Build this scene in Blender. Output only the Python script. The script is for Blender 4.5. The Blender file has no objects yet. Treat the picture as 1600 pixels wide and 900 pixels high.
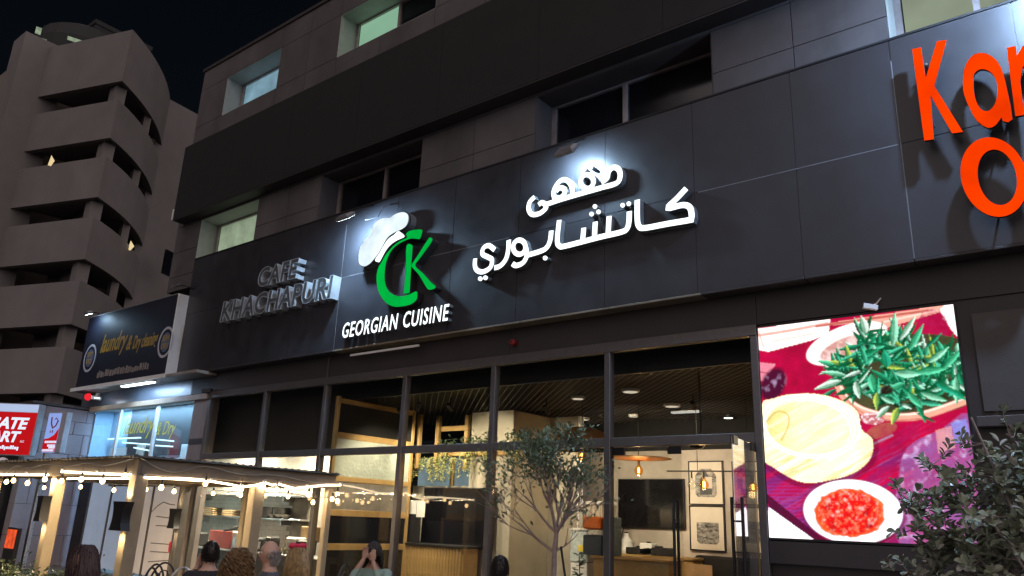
import bpy, bmesh, math, random
import numpy as np
from mathutils import Vector, Matrix, Euler, noise as mnoise
random.seed(7)
SC = bpy.context.scene
COL = SC.collection
R = math.radians

# ------------------------------------------------------------------ camera
YAW, PITCH, ROLL, FPX = -0.674912842, 0.293312727, 0.0399997711, 1205.69261   # solved from the facade's vanishing points
CAM = Vector((0.0, -10.0, 1.65))
_f = Vector((math.sin(YAW)*math.cos(PITCH), math.cos(YAW)*math.cos(PITCH), math.sin(PITCH)))
_r0 = Vector((math.cos(YAW), -math.sin(YAW), 0)); _u0 = _r0.cross(_f)
_r = math.cos(ROLL)*_r0 + math.sin(ROLL)*_u0
_u = -math.sin(ROLL)*_r0 + math.cos(ROLL)*_u0
cd = bpy.data.cameras.new('camera'); cam = bpy.data.objects.new('camera', cd); COL.objects.link(cam)
cd.sensor_width = 36.0; cd.lens = FPX/1600*36.0; cd.clip_start = 0.05; cd.clip_end = 2000
cam.matrix_world = Matrix(((_r.x, _u.x, -_f.x, CAM.x), (_r.y, _u.y, -_f.y, CAM.y), (_r.z, _u.z, -_f.z, CAM.z), (0, 0, 0, 1)))
SC.camera = cam
SC.render.engine = 'CYCLES'
SC.cycles.use_denoising = True
SC.cycles.max_bounces = 8; SC.cycles.transparent_max_bounces = 16
SC.cycles.sample_clamp_indirect = 6.0
SC.cycles.caustics_reflective = False; SC.cycles.caustics_refractive = False

# ------------------------------------------------------------------ night sky and city glow
SUN_EL, SUN_AZ = 20.0, 118.0      # the street's glow comes from behind the camera
w = bpy.data.worlds.new('World'); SC.world = w; w.use_nodes = True
nt = w.node_tree; bg = nt.nodes['Background']
sky = nt.nodes.new('ShaderNodeTexSky'); sky.sky_type = 'NISHITA'; sky.sun_disc = False
sky.sun_elevation = R(SUN_EL); sky.sun_rotation = R(SUN_AZ); sky.dust_density = 3.0
nt.links.new(sky.outputs[0], bg.inputs[0]); bg.inputs[1].default_value = 0.0010
sl = bpy.data.lights.new('sun', 'SUN'); sun = bpy.data.objects.new('sun', sl); COL.objects.link(sun)
sl.energy = 1.65; sl.angle = R(156); sl.color = (1.0, 0.86, 0.86)
sd = Vector((math.sin(R(SUN_AZ))*math.cos(R(SUN_EL)), math.cos(R(SUN_AZ))*math.cos(R(SUN_EL)), math.sin(R(SUN_EL))))
sun.rotation_euler = (-sd).to_track_quat('-Z', 'Y').to_euler()
SC.view_settings.view_transform = 'Standard'; SC.view_settings.look = 'None'
SC.view_settings.exposure = 0.55; SC.view_settings.gamma = 1.0; SC.view_settings.use_curve_mapping = False

# ------------------------------------------------------------------ helpers
def ray(px, py):
    return _r*((px-800)/FPX) - _u*((py-450)/FPX) + _f
def at(px, py, Y):                       # a point of the photograph on the plane y = Y
    d = ray(px, py); t = (Y-CAM.y)/d.y; return CAM + d*t
def atx(px, py, X):                      # ... on the plane x = X
    d = ray(px, py); t = (X-CAM.x)/d.x; return CAM + d*t
def atd(px, py, dist):                   # ... at a horizontal distance
    d = ray(px, py); t = dist/math.hypot(d.x, d.y); return CAM + d*t

MATS = {}
def mat(name, col, rough=0.6, metal=0.0, var=0.25, scale=6.0, bump=0.0, bscale=None, emit=None, estr=0.0, stain=0.0, coat=0.0, spec=0.5, trans=0.0):
    if name in MATS: return MATS[name]
    m = bpy.data.materials.new(name); m.use_nodes = True
    n = m.node_tree.nodes; l = m.node_tree.links; b = n['Principled BSDF']
    b.inputs['Roughness'].default_value = rough; b.inputs['Metallic'].default_value = metal
    b.inputs['Specular IOR Level'].default_value = spec
    if coat: b.inputs['Coat Weight'].default_value = coat
    if trans: b.inputs['Transmission Weight'].default_value = trans
    tc = n.new('ShaderNodeTexCoord')
    nz = n.new('ShaderNodeTexNoise'); nz.inputs['Scale'].default_value = scale; nz.inputs['Detail'].default_value = 6; nz.inputs['Roughness'].default_value = 0.62
    l.new(tc.outputs['Object'], nz.inputs['Vector'])
    cr = n.new('ShaderNodeValToRGB')
    cr.color_ramp.elements[0].position = 0.28; cr.color_ramp.elements[1].position = 0.74
    cr.color_ramp.elements[0].color = (*[c*(1-var) for c in col], 1)
    cr.color_ramp.elements[1].color = (*[min(1, c*(1+var)) for c in col], 1)
    l.new(nz.outputs['Fac'], cr.inputs['Fac'])
    out = cr.outputs['Color']
    if stain:
        n2 = n.new('ShaderNodeTexNoise'); n2.inputs['Scale'].default_value = scale*0.23; n2.inputs['Detail'].default_value = 8
        mp = n.new('ShaderNodeMapping'); mp.inputs['Scale'].default_value = (1, 1, 0.35); l.new(tc.outputs['Object'], mp.inputs['Vector']); l.new(mp.outputs[0], n2.inputs['Vector'])
        c2 = n.new('ShaderNodeValToRGB'); c2.color_ramp.elements[0].position = 0.4; c2.color_ramp.elements[1].position = 0.66
        c2.color_ramp.elements[0].color = (1-stain, 1-stain, 1-stain*1.05, 1); c2.color_ramp.elements[1].color = (1, 1, 1, 1)
        l.new(n2.outputs['Fac'], c2.inputs['Fac'])
        mx = n.new('ShaderNodeMixRGB'); mx.blend_type = 'MULTIPLY'; mx.inputs['Fac'].default_value = 1
        l.new(out, mx.inputs[1]); l.new(c2.outputs[0], mx.inputs[2]); out = mx.outputs[0]
    l.new(out, b.inputs['Base Color'])
    rr = n.new('ShaderNodeMapRange'); rr.inputs['To Min'].default_value = max(0.03, rough-0.12); rr.inputs['To Max'].default_value = min(1, rough+0.12)
    l.new(nz.outputs['Fac'], rr.inputs['Value']); l.new(rr.outputs[0], b.inputs['Roughness'])
    if bump:
        n3 = n.new('ShaderNodeTexNoise'); n3.inputs['Scale'].default_value = bscale or scale*5; n3.inputs['Detail'].default_value = 5
        l.new(tc.outputs['Object'], n3.inputs['Vector'])
        bp = n.new('ShaderNodeBump'); bp.inputs['Strength'].default_value = bump; bp.inputs['Distance'].default_value = 0.02
        l.new(n3.outputs['Fac'], bp.inputs['Height']); l.new(bp.outputs[0], b.inputs['Normal'])
    if emit:
        b.inputs['Emission Color'].default_value = (*emit, 1); b.inputs['Emission Strength'].default_value = estr
    MATS[name] = m; return m

def emis(name, col, strength, var=0.0, scale=3.0):
    if name in MATS: return MATS[name]
    m = bpy.data.materials.new(name); m.use_nodes = True
    n = m.node_tree.nodes; l = m.node_tree.links; n.remove(n['Principled BSDF'])
    e = n.new('ShaderNodeEmission'); e.inputs[0].default_value = (*col, 1); e.inputs[1].default_value = strength
    if var:
        tc = n.new('ShaderNodeTexCoord'); nz = n.new('ShaderNodeTexNoise'); nz.inputs['Scale'].default_value = scale; nz.inputs['Detail'].default_value = 3
        l.new(tc.outputs['Object'], nz.inputs['Vector'])
        mr = n.new('ShaderNodeMapRange'); mr.inputs['From Min'].default_value = .3; mr.inputs['From Max'].default_value = .7
        mr.inputs['To Min'].default_value = strength*(1-var); mr.inputs['To Max'].default_value = strength*(1+var)
        l.new(nz.outputs['Fac'], mr.inputs['Value']); l.new(mr.outputs[0], e.inputs[1])
    l.new(e.outputs[0], n['Material Output'].inputs['Surface'])
    MATS[name] = m; return m

def glassmat(name, tint=(0.9, 0.92, 0.92), ior=1.5, rough=0.0, boost=0.0):
    if name in MATS: return MATS[name]
    m = bpy.data.materials.new(name); m.use_nodes = True
    n = m.node_tree.nodes; l = m.node_tree.links; n.remove(n['Principled BSDF'])
    t = n.new('ShaderNodeBsdfTransparent'); t.inputs[0].default_value = (*tint, 1)
    g = n.new('ShaderNodeBsdfGlossy'); g.inputs['Roughness'].default_value = rough; g.inputs[0].default_value = (1, 1, 1, 1)
    lw = n.new('ShaderNodeLayerWeight'); lw.inputs['Blend'].default_value = .5      # facing is the same on both sides of a pane
    pw = n.new('ShaderNodeMath'); pw.operation = 'POWER'; pw.inputs[1].default_value = 5.0; l.new(lw.outputs['Facing'], pw.inputs[0])
    f0 = ((ior-1)/(ior+1))**2
    fr = n.new('ShaderNodeMath'); fr.operation = 'MULTIPLY_ADD'; fr.inputs[1].default_value = 1-f0; fr.inputs[2].default_value = f0; l.new(pw.outputs[0], fr.inputs[0])
    mx = n.new('ShaderNodeMixShader')
    fac = fr.outputs[0]
    if boost:
        ad = n.new('ShaderNodeMath'); ad.operation = 'ADD'; ad.inputs[1].default_value = boost; ad.use_clamp = True
        l.new(fac, ad.inputs[0]); fac = ad.outputs[0]
    l.new(fac, mx.inputs['Fac']); l.new(t.outputs[0], mx.inputs[1]); l.new(g.outputs[0], mx.inputs[2])
    l.new(mx.outputs[0], n['Material Output'].inputs['Surface'])
    MATS[name] = m; return m

class MB:
    """collects faces, then links them as ONE mesh object"""
    def __init__(s): s.v = []; s.f = []; s.m = []
    def add(s, vs, fs, m=0):
        o = len(s.v); s.v += [tuple(v) for v in vs]
        for f in fs: s.f.append(tuple(o+i for i in f)); s.m.append(m)
        return s
    def box(s, x0, x1, y0, y1, z0, z1, m=0):
        return s.add([(x0, y0, z0), (x1, y0, z0), (x1, y1, z0), (x0, y1, z0), (x0, y0, z1), (x1, y0, z1), (x1, y1, z1), (x0, y1, z1)],
                     [(0, 3, 2, 1), (4, 5, 6, 7), (0, 1, 5, 4), (1, 2, 6, 5), (2, 3, 7, 6), (3, 0, 4, 7)], m)
    def cbox(s, x0, x1, y0, y1, z0, z1, c=0.006, m=0):
        # box with chamfered edges
        c = min(c, (x1-x0)*.45, (y1-y0)*.45, (z1-z0)*.45)
        bm = bmesh.new(); bmesh.ops.create_cube(bm, size=1)
        for v in bm.verts:
            v.co = Vector(((x0+x1)/2+v.co.x*(x1-x0), (y0+y1)/2+v.co.y*(y1-y0), (z0+z1)/2+v.co.z*(z1-z0)))
        bmesh.ops.bevel(bm, geom=bm.edges[:], offset=c, segments=1, affect='EDGES')
        bm.verts.index_update()
        s.add([v.co.copy() for v in bm.verts], [tuple(v.index for v in f.verts) for f in bm.faces], m); bm.free(); return s
    def beam(s, a, b, wd, ht, m=0, up=(0, 0, 1)):
        a = Vector(a); b = Vector(b); d = (b-a).normalized(); u = Vector(up)
        if abs(d.dot(u)) > .99: u = Vector((0, 1, 0))
        sx = d.cross(u).normalized()*wd/2; sz = sx.cross(d).normalized()*ht/2
        vs = [a-sx-sz, a+sx-sz, a+sx+sz, a-sx+sz, b-sx-sz, b+sx-sz, b+sx+sz, b-sx+sz]
        return s.add(vs, [(0, 1, 2, 3), (7, 6, 5, 4), (0, 4, 5, 1), (1, 5, 6, 2), (2, 6, 7, 3), (3, 7, 4, 0)], m)
    def tube(s, pts, rad, seg=8, m=0, caps=True):
        pts = [Vector(p) for p in pts]; n = len(pts)
        rs = rad if isinstance(rad, (list, tuple)) else [rad]*n
        o = len(s.v); ref = Vector((0.31, 0.52, 0.79)).normalized()
        for i, p in enumerate(pts):
            d = (pts[min(i+1, n-1)]-pts[max(i-1, 0)])
            d = d.normalized() if d.length > 1e-9 else Vector((0, 0, 1))
            a = d.cross(ref)
            if a.length < 1e-3: a = d.cross(Vector((1, 0, 0)))
            a.normalize(); b = d.cross(a)
            for k in range(seg):
                t = 2*math.pi*k/seg
                s.v.append(tuple(p+(a*math.cos(t)+b*math.sin(t))*rs[i]))
        for i in range(n-1):
            for k in range(seg):
                k2 = (k+1) % seg
                s.f.append((o+i*seg+k, o+i*seg+k2, o+(i+1)*seg+k2, o+(i+1)*seg+k)); s.m.append(m)
        if caps:
            s.f.append(tuple(o+k for k in range(seg))[::-1]); s.m.append(m)
            s.f.append(tuple(o+(n-1)*seg+k for k in range(seg))); s.m.append(m)
        return s
    def lathe(s, c, prof, seg=16, m=0, axis='z'):
        c = Vector(c); o = len(s.v); n = len(prof)
        for (r, h) in prof:
            for k in range(seg):
                t = 2*math.pi*k/seg; a, b = r*math.cos(t), r*math.sin(t)
                p = (a, b, h) if axis == 'z' else ((a, h, b) if axis == 'y' else (h, a, b))
                s.v.append(tuple(c+Vector(p)))
        for i in range(n-1):
            for k in range(seg):
                k2 = (k+1) % seg
                s.f.append((o+i*seg+k, o+i*seg+k2, o+(i+1)*seg+k2, o+(i+1)*seg+k)); s.m.append(m)
        s.f.append(tuple(o+k for k in range(seg))[::-1]); s.m.append(m)
        s.f.append(tuple(o+(n-1)*seg+k for k in range(seg))); s.m.append(m)
        return s
    def ball(s, c, r, seg=12, rings=8, m=0):
        rx, ry, rz = r if isinstance(r, (tuple, list)) else (r, r, r)
        prof = []
        c = Vector(c); o = len(s.v)
        for i in range(1, rings):
            ph = math.pi*i/rings
            for k in range(seg):
                t = 2*math.pi*k/seg
                s.v.append((c.x+rx*math.sin(ph)*math.cos(t), c.y+ry*math.sin(ph)*math.sin(t), c.z+rz*math.cos(ph)))
        top = len(s.v); s.v.append((c.x, c.y, c.z+rz)); bot = len(s.v); s.v.append((c.x, c.y, c.z-rz))
        for i in range(rings-2):
            for k in range(seg):
                k2 = (k+1) % seg
                s.f.append((o+i*seg+k, o+(i+1)*seg+k, o+(i+1)*seg+k2, o+i*seg+k2)); s.m.append(m)
        for k in range(seg):
            k2 = (k+1) % seg
            s.f.append((top, o+k, o+k2)); s.m.append(m)
            s.f.append((bot, o+(rings-2)*seg+k2, o+(rings-2)*seg+k)); s.m.append(m)
        return s
    def prism(s, pts, y0, y1, mf=0, ms=None, holes=None):
        """outline (x, z) standing on the facade, extruded from y0 (front) to y1 (back)"""
        ms = mf if ms is None else ms
        loops = [list(pts)]+[list(h) for h in (holes or [])]
        bm = bmesh.new(); es = []
        for lp in loops:
            vs = [bm.verts.new((p[0], y0, p[1])) for p in lp]
            for i in range(len(vs)): es.append(bm.edges.new((vs[i], vs[(i+1) % len(vs)])))
        r = bmesh.ops.triangle_fill(bm, use_beauty=True, use_dissolve=False, edges=es)
        bm.normal_update(); bm.verts.index_update()
        fs = [f for f in bm.faces]
        for f in fs:
            if f.normal.y > 0: f.normal_flip()
        s.add([v.co.copy() for v in bm.verts], [tuple(v.index for v in f.verts) for f in fs], mf)
        s.add([(v.co.x, y1, v.co.z) for v in bm.verts], [tuple(reversed([v.index for v in f.verts])) for f in fs], ms)
        bm.free()
        for lp in loops:
            n = len(lp); vs = [(p[0], y0, p[1]) for p in lp]+[(p[0], y1, p[1]) for p in lp]
            s.add(vs, [(i, (i+1) % n, n+(i+1) % n, n+i) for i in range(n)], ms)
        return s
    def build(s, name, mats, parent=None, smooth=False, loc=None, fix=True):
        me = bpy.data.meshes.new(name)
        off = Vector((0, 0, 0))
        if parent is not None and parent.get('_abs'):
            p = parent; off = Vector(p['_abs'])
        elif parent is None and loc is not None: off = Vector(loc)
        me.from_pydata([(v[0]-off.x, v[1]-off.y, v[2]-off.z) for v in s.v], [], s.f)
        if not isinstance(mats, (list, tuple)): mats = [mats]
        for m in mats: me.materials.append(m)
        if len(mats) > 1: me.polygons.foreach_set('material_index', s.m)
        if smooth: me.polygons.foreach_set('use_smooth', [True]*len(me.polygons))
        if fix:
            bm = bmesh.new(); bm.from_mesh(me); bmesh.ops.recalc_face_normals(bm, faces=bm.faces[:]); bm.to_mesh(me); bm.free()
        if smooth:
            try: me.set_sharp_from_angle(angle=R(40))
            except Exception: pass
        o = bpy.data.objects.new(name, me); COL.objects.link(o)
        if parent is not None: o.parent = parent
        else: o.location = off
        o['_abs'] = tuple(off)
        return o

def tag(o, label, cat, group=None):
    o['label'] = label; o['category'] = cat
    if group: o['group'] = group
    return o
def struct(o): o['kind'] = 'structure'; return o
def thing(name, label, cat, loc=(0, 0, 0), group=None):
    """an Empty at the thing's base; parts are given in world coordinates"""
    e = bpy.data.objects.new(name, None); COL.objects.link(e); e.location = loc; e.empty_display_size = .2
    e['_abs'] = tuple(loc); tag(e, label, cat, group); return e
def local(name, label, cat, loc, rz=0.0, group=None):
    """an Empty whose parts are given in its own coordinates"""
    e = bpy.data.objects.new(name, None); COL.objects.link(e); e.location = loc; e.rotation_euler = (0, 0, rz)
    tag(e, label, cat, group); return e
def copy_tree(o, parent=None):
    c = o.copy(); COL.objects.link(c); c.parent = parent
    for ch in [x for x in o.children]: copy_tree(ch, c)
    return c
def put(name, me, parent, loc, mats=None):
    o = bpy.data.objects.new(name, me); COL.objects.link(o); o.parent = parent
    pa = Vector(parent['_abs']) if parent is not None and parent.get('_abs') else Vector((0, 0, 0))
    o.location = Vector(loc)-pa; return o
def lamp(name, kind, loc, energy, col, parent=None, **kw):
    l = bpy.data.lights.new(name, kind); l.energy = energy; l.color = col
    o = bpy.data.objects.new(name, l); COL.objects.link(o)
    for k, v in kw.items():
        if k == 'aim': continue
        setattr(l, k, v)
    pa = Vector((0, 0, 0))
    if parent is not None:
        o.parent = parent
        if parent.get('_abs'): pa = Vector(parent['_abs'])
    o.location = Vector(loc)-pa
    if 'aim' in kw: o.rotation_euler = (Vector(kw['aim'])-Vector(loc)).to_track_quat('-Z', 'Y').to_euler()
    return o

def text_islands(s, bold=0.0, shear=0.0, space=1.0):
    """the string as flat glyph outlines; one list of triangles and border edges for each letter, size about 1"""
    cu = bpy.data.curves.new('lettering', 'FONT'); cu.body = s; cu.size = 1; cu.offset = bold; cu.shear = shear; cu.space_character = space
    cu.resolution_u = 3; cu.fill_mode = 'FRONT'
    ob = bpy.data.objects.new('lettering', cu); COL.objects.link(ob)
    dg = bpy.context.evaluated_depsgraph_get(); dg.update()
    me = bpy.data.meshes.new_from_object(ob.evaluated_get(dg))
    bpy.data.objects.remove(ob); bpy.data.curves.remove(cu)
    bm = bmesh.new(); bm.from_mesh(me); bpy.data.meshes.remove(me)
    bmesh.ops.remove_doubles(bm, verts=bm.verts[:], dist=1e-5)
    bm.verts.ensure_lookup_table(); bm.verts.index_update()
    seen = set(); isl = []
    for v in bm.verts:
        if v.index in seen: continue
        st = [v]; comp = set()
        while st:
            q = st.pop()
            if q.index in comp: continue
            comp.add(q.index)
            for e in q.link_edges: st.append(e.other_vert(q))
        seen |= comp
        ids = sorted(comp); idx = {i: k for k, i in enumerate(ids)}
        vs = [(bm.verts[i].co.x, bm.verts[i].co.y) for i in ids]
        fs = [tuple(idx[x.index] for x in f.verts) for f in bm.faces if f.verts[0].index in comp]
        be = [tuple(idx[x.index] for x in e.verts) for e in bm.edges if len(e.link_faces) == 1 and e.verts[0].index in comp]
        if fs: isl.append((vs, fs, be))
    bm.free()
    return isl
def letters(parent, s, fn, y0, y1, mats, name='letter', bold=0.0, shear=0.0, space=1.0, one=False):
    """raised letters: fn maps (u, v) in the text's own 0..1 box to (x, z); each letter is a part"""
    isl = text_islands(s, bold, shear, space)
    xs = [p[0] for i in isl for p in i[0]]; ys = [p[1] for i in isl for p in i[0]]
    x0, x1, z0, z1 = min(xs), max(xs), min(ys), max(ys)
    acc = MB(); outs = []
    for vs, fs, be in isl:
        mb = acc if one else MB()
        w2 = [fn((x-x0)/(x1-x0), (y-z0)/(z1-z0)) for x, y in vs]; n = len(w2)
        mb.add([(p[0], y0, p[1]) for p in w2], fs, 0)
        if y1 != y0:
            mb.add([(p[0], y0, p[1]) for p in w2]+[(p[0], y1, p[1]) for p in w2], [(a, b, n+b, n+a) for a, b in be], 1)
        if not one: outs.append(mb.build(name, mats, parent, fix=False))
    if one: outs.append(acc.build(name, mats, parent, fix=False))
    return outs
def smooth_closed(pts, n=3):
    """Catmull-Rom through a closed outline"""
    out = []; N = len(pts)
    for i in range(N):
        p0, p1, p2, p3 = [Vector((pts[(i+k-1) % N][0], pts[(i+k-1) % N][1])) for k in range(4)]
        for k in range(n):
            t = k/n
            q = .5*((2*p1)+(p2-p0)*t+(2*p0-5*p1+4*p2-p3)*t*t+(3*p1-p0-3*p2+p3)*t**3)
            out.append((q.x, q.y))
    return out
def smooth_open(pts, n=4):
    out = []; N = len(pts)
    for i in range(N-1):
        P = [Vector(pts[max(0, min(N-1, i+k-1))]) for k in range(4)]
        for k in range(n):
            t = k/n
            out.append(.5*((2*P[1])+(P[2]-P[0])*t+(2*P[0]-5*P[1]+4*P[2]-P[3])*t*t+(3*P[1]-P[0]-3*P[2]+P[3])*t**3))
    out.append(Vector(pts[-1])); return out
def stroke_outline(pts, wd):
    """outline of a pen stroke of constant width in the plane"""
    P = [Vector((p[0], p[1])) for p in pts]; L = []; Rr = []
    for i, p in enumerate(P):
        d = (P[min(i+1, len(P)-1)]-P[max(0, i-1)]); d.normalize(); nrm = Vector((-d.y, d.x))*wd/2
        L.append(p+nrm); Rr.append(p-nrm)
    return [(q.x, q.y) for q in L]+[(q.x, q.y) for q in reversed(Rr)]
def ribbon(mb, pts, wd, y0, y1, mf=0, ms=1, closed=False):
    """a solid pen stroke in the facade plane, (x, z) points"""
    P = [Vector((p[0], p[1])) for p in pts]; n = len(P); A = []; B = []
    for i, p in enumerate(P):
        q0 = P[(i-1) % n] if closed else P[max(0, i-1)]; q1 = P[(i+1) % n] if closed else P[min(n-1, i+1)]
        d = (q1-q0).normalized(); nr = Vector((-d.y, d.x))*wd/2; A.append(p+nr); B.append(p-nr)
    vs = [(a.x, y0, a.y) for a in A]+[(b.x, y0, b.y) for b in B]+[(a.x, y1, a.y) for a in A]+[(b.x, y1, b.y) for b in B]
    ff = []; fs = []
    for i in range(n if closed else n-1):
        j = (i+1) % n
        ff.append((i, j, n+j, n+i)); fs += [(i, 2*n+i, 2*n+j, j), (n+i, n+j, 3*n+j, 3*n+i)]
    if not closed: fs += [(0, n, 3*n, 2*n), (n-1, 3*n-1, 4*n-1, 2*n-1)]
    mb.add(vs, ff, mf); mb.add(vs, fs, ms)

# ------------------------------------------------------------------ materials
M_wall = mat('beige_cladding', (0.105, 0.092, 0.093), .7, var=.16, scale=3, bump=.05, bscale=60, stain=.34)
M_fascia = mat('charcoal_cladding', (0.036, 0.035, 0.041), .42, var=.20, scale=2.2, bump=.03, bscale=90, stain=.35)
M_band = mat('dark_band_cladding', (0.0055, 0.0044, 0.0052), .75, var=.15, scale=2.0, bump=.03, stain=.12)
M_brown = mat('brown_render', (0.036, 0.029, 0.029), .6, var=.15, scale=2.5, bump=.04, stain=.12)
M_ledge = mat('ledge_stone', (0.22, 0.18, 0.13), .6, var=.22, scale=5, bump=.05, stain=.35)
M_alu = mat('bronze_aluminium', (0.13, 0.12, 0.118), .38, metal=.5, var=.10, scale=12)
M_black = mat('black_paint', (0.012, 0.012, 0.013), .5, var=.2, scale=5)
M_blackmet = mat('black_metal', (0.018, 0.018, 0.02), .38, metal=.4, var=.2, scale=8)
M_steel = mat('brushed_steel', (0.55, 0.55, 0.56), .3, metal=1, var=.12, scale=20)
M_white = mat('white_paint', (0.72, 0.72, 0.70), .5, var=.08, scale=4, stain=.15)
M_glass = glassmat('clear_glass', (0.93, 0.94, 0.93))
M_dglass = mat('dark_window_glass', (0.006, 0.007, 0.010), .12, var=.2, scale=.8, spec=.6)
M_frost = mat('frosted_film', (0.45, 0.42, 0.40), .45, var=.14, scale=2.0, stain=.3)
M_concrete = mat('polished_concrete', (0.42, 0.37, 0.31), .62, var=.2, scale=2.4, bump=.06, bscale=14, stain=.25)
M_asphalt = mat('asphalt', (0.045, 0.045, 0.047), .85, var=.3, scale=14, bump=.3, bscale=160)
M_paving = mat('paving', (0.22, 0.20, 0.18), .75, var=.2, scale=3, bump=.1, stain=.3)
M_gap = mat('joint', (0.006, 0.006, 0.006), .9, var=.1)
M_pale = mat('pale_joint_sealant', (0.15, 0.15, 0.16), .6, var=.2, scale=9)

# ------------------------------------------------------------------ ground
struct(MB().add([(-400, -400, -0.154), (400, -400, -0.154), (400, 400, -0.154), (-400, 400, -0.154)], [(0, 1, 2, 3)]).build('ground', M_asphalt))
road = struct(MB().box(-80, 60, -26, -11.2, -.152, -.146).build('road', M_asphalt))
pave = MB().box(-80, 60, -11, 0.9, -.15, 0.0).build('pavement', M_paving); struct(pave)
struct(MB().box(-80, 60, -11.2, -11, -.15, -.002).build('kerb', mat('kerb_concrete', (.3, .29, .27), .8, bump=.1)))
for i in range(-40, 30, 4):
    struct(MB().box(i, i+2, -18.6, -18.45, -.145, -.142).build('road_marking', M_white))

# ------------------------------------------------------------------ restaurant building
bld = thing('restaurant_building', 'long dark clad building with lit shop front and sign band above', 'building', (-8, 0.5, 0))
YW, YF = 0.10, -0.25                   # upper wall plane, fascia plane
XL, XR = -20.3, 6.0
# upper wall as separate cladding panels, with openings for the windows
WIN1 = [(-19.07, -16.39), (-13.9, -10.62), (-7.69, -4.25), (-1.72, 1.6)]
Z1a, Z1b = 7.72, 9.22
WIN2 = [(-18.93, -16.35), (-13.9, -10.55), (-7.6, -4.2), (-1.7, 1.6)]
Z2a, Z2b = 12.38, 13.62
def panel(x0, x1, z0, z1, y, m, nm='panel', t=.05, gap=.006):
    return MB().box(x0+gap, x1-gap, y, y+t, z0+gap, z1-gap).build(nm, m, bld)
def wall_row(xs, zs, wins, za, zb):
    for i in range(len(xs)-1):
        for k in range(len(zs)-1):
            a, b, c, d = xs[i], xs[i+1], zs[k], zs[k+1]
            if any(a >= p-.01 and b <= q+.01 and c >= za-.01 and d <= zb+.01 for p, q in wins): continue
            panel(a, b, c, d, YW, M_wall)
xs1 = [XL, -19.07, -16.39, -15.1, -13.9, -12.3, -10.62, -9.18, -7.69, -5.97, -4.25, -2.99, -1.72, 0, 1.6, 3.2, 4.6, XR]
wall_row(xs1, [7.3, Z1a, 8.45, Z1b, 9.75], WIN1, Z1a, Z1b)
xs2 = [XL, -18.93, -16.35, -15.1, -13.9, -12.3, -10.55, -9.1, -7.6, -5.9, -4.2, -2.9, -1.7, 0, 1.6, 3.2, 4.6, XR]
wall_row(xs2, [11.3, Z2a, Z2b, 14.28], WIN2, Z2a, Z2b)
core = MB()
core.box(XL+.02, XR-.02, YW+.06, YW+.5, 7.3, Z1a); core.box(XL+.02, XR-.02, YW+.06, YW+.5, Z1b, Z2a)
core.box(XL+.02, XR-.02, YW+.06, YW+.5, Z2b, 14.26)
for wins, za, zb in ((WIN1, Z1a, Z1b), (WIN2, Z2a, Z2b)):
    e = XL+.02
    for p, q in wins: core.box(e, p, YW+.06, YW+.5, za, zb); e = q
    core.box(e, XR-.02, YW+.06, YW+.5, za, zb)
core.build('wall', M_wall, bld)
MB().box(XL+.03, XR, YW+.9, 12, 4.6, 14.2).build('wall', mat('plain_side_wall', (.12, .10, .10), .8, stain=.2), bld)
MB().box(XL-.05, XR+.05, YW-.04, YW+.6, 14.28, 14.38).build('roof_edge', M_brown, bld)
# windows set back half a metre
lit = {'blue': emis('lit_blind_blue', (0.34, 0.58, 0.72), .36, .35, 1.3), 'green': emis('lit_blind_green', (0.34, 0.62, 0.42), .45, .12, .9),
       'pale': emis('lit_blind_pale', (0.40, 0.50, 0.34), .38, .40, 1.5), 'cream': emis('lit_blind_cream', (0.42, 0.49, 0.36), .40, .2, 1.0)}
def window(p, q, za, zb, splits, panes, name_lab):
    yg = YW+.5
    w_ = MB().box(p+.001, q-.001, yg+.14, yg+.18, za+.001, zb-.001).build('window', M_black, bld)
    fr = MB(); t = .055
    fr.box(p+.002, q-.002, yg, yg+.08, zb-t, zb-.002); fr.box(p+.002, q-.002, yg, yg+.08, za+.002, za+t)
    fr.box(p+.002, p+.10, yg+.002, yg+.082, za+t, zb-t); fr.box(q-t, q-.002, yg+.002, yg+.082, za+t, zb-t)
    for s in splits: fr.box(s-.04, s+.04, yg-.004, yg+.084, za+t, zb-t)
    fr.build('frame', mat('window_frame', (.30, .26, .25), .45, metal=.2), w_)
    ed = [p+.10]+list(splits)+[q-t]
    for k in range(len(ed)-1):
        MB().box(ed[k]+.02, ed[k+1]-.02, yg+.05, yg+.06, za+.06, zb-.06).build('pane', panes[k], w_)
    lining = MB()      # reveal lining; lit windows get a paler one, their light painted in
    lining.box(p+.001, p+.012, YW+.01, yg, za, zb-.012); lining.box(q-.012, q-.001, YW+.01, yg, za, zb-.012)
    lining.box(p+.001, q-.001, YW+.01, yg, zb-.012, zb-.001); lining.box(p+.012, q-.012, YW+.01, yg, za+.001, za+.012)
    lining.build('reveal', M_wall if panes[0] is M_dglass else mat('lit_reveal', (.40, .42, .40), .6, var=.1, stain=.2), w_)
window(*WIN1[0], Z1a, Z1b, [-17.05], [lit['pale'], lit['pale']], '')
window(*WIN1[1], Z1a, Z1b, [-12.25], [M_dglass, M_dglass], '')
window(*WIN1[2], Z1a, Z1b, [-6.1], [M_dglass, M_dglass], '')
window(*WIN1[3], Z1a, Z1b, [-.72, .4], [lit['cream']]*3, '')
window(*WIN2[0], Z2a, Z2b, [-17.1], [lit['blue'], lit['blue']], '')
window(*WIN2[1], Z2a, Z2b, [-12.3], [lit['green'], M_dglass], '')
window(*WIN2[2], Z2a, Z2b, [-6.0], [M_dglass, M_dglass], '')
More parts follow.
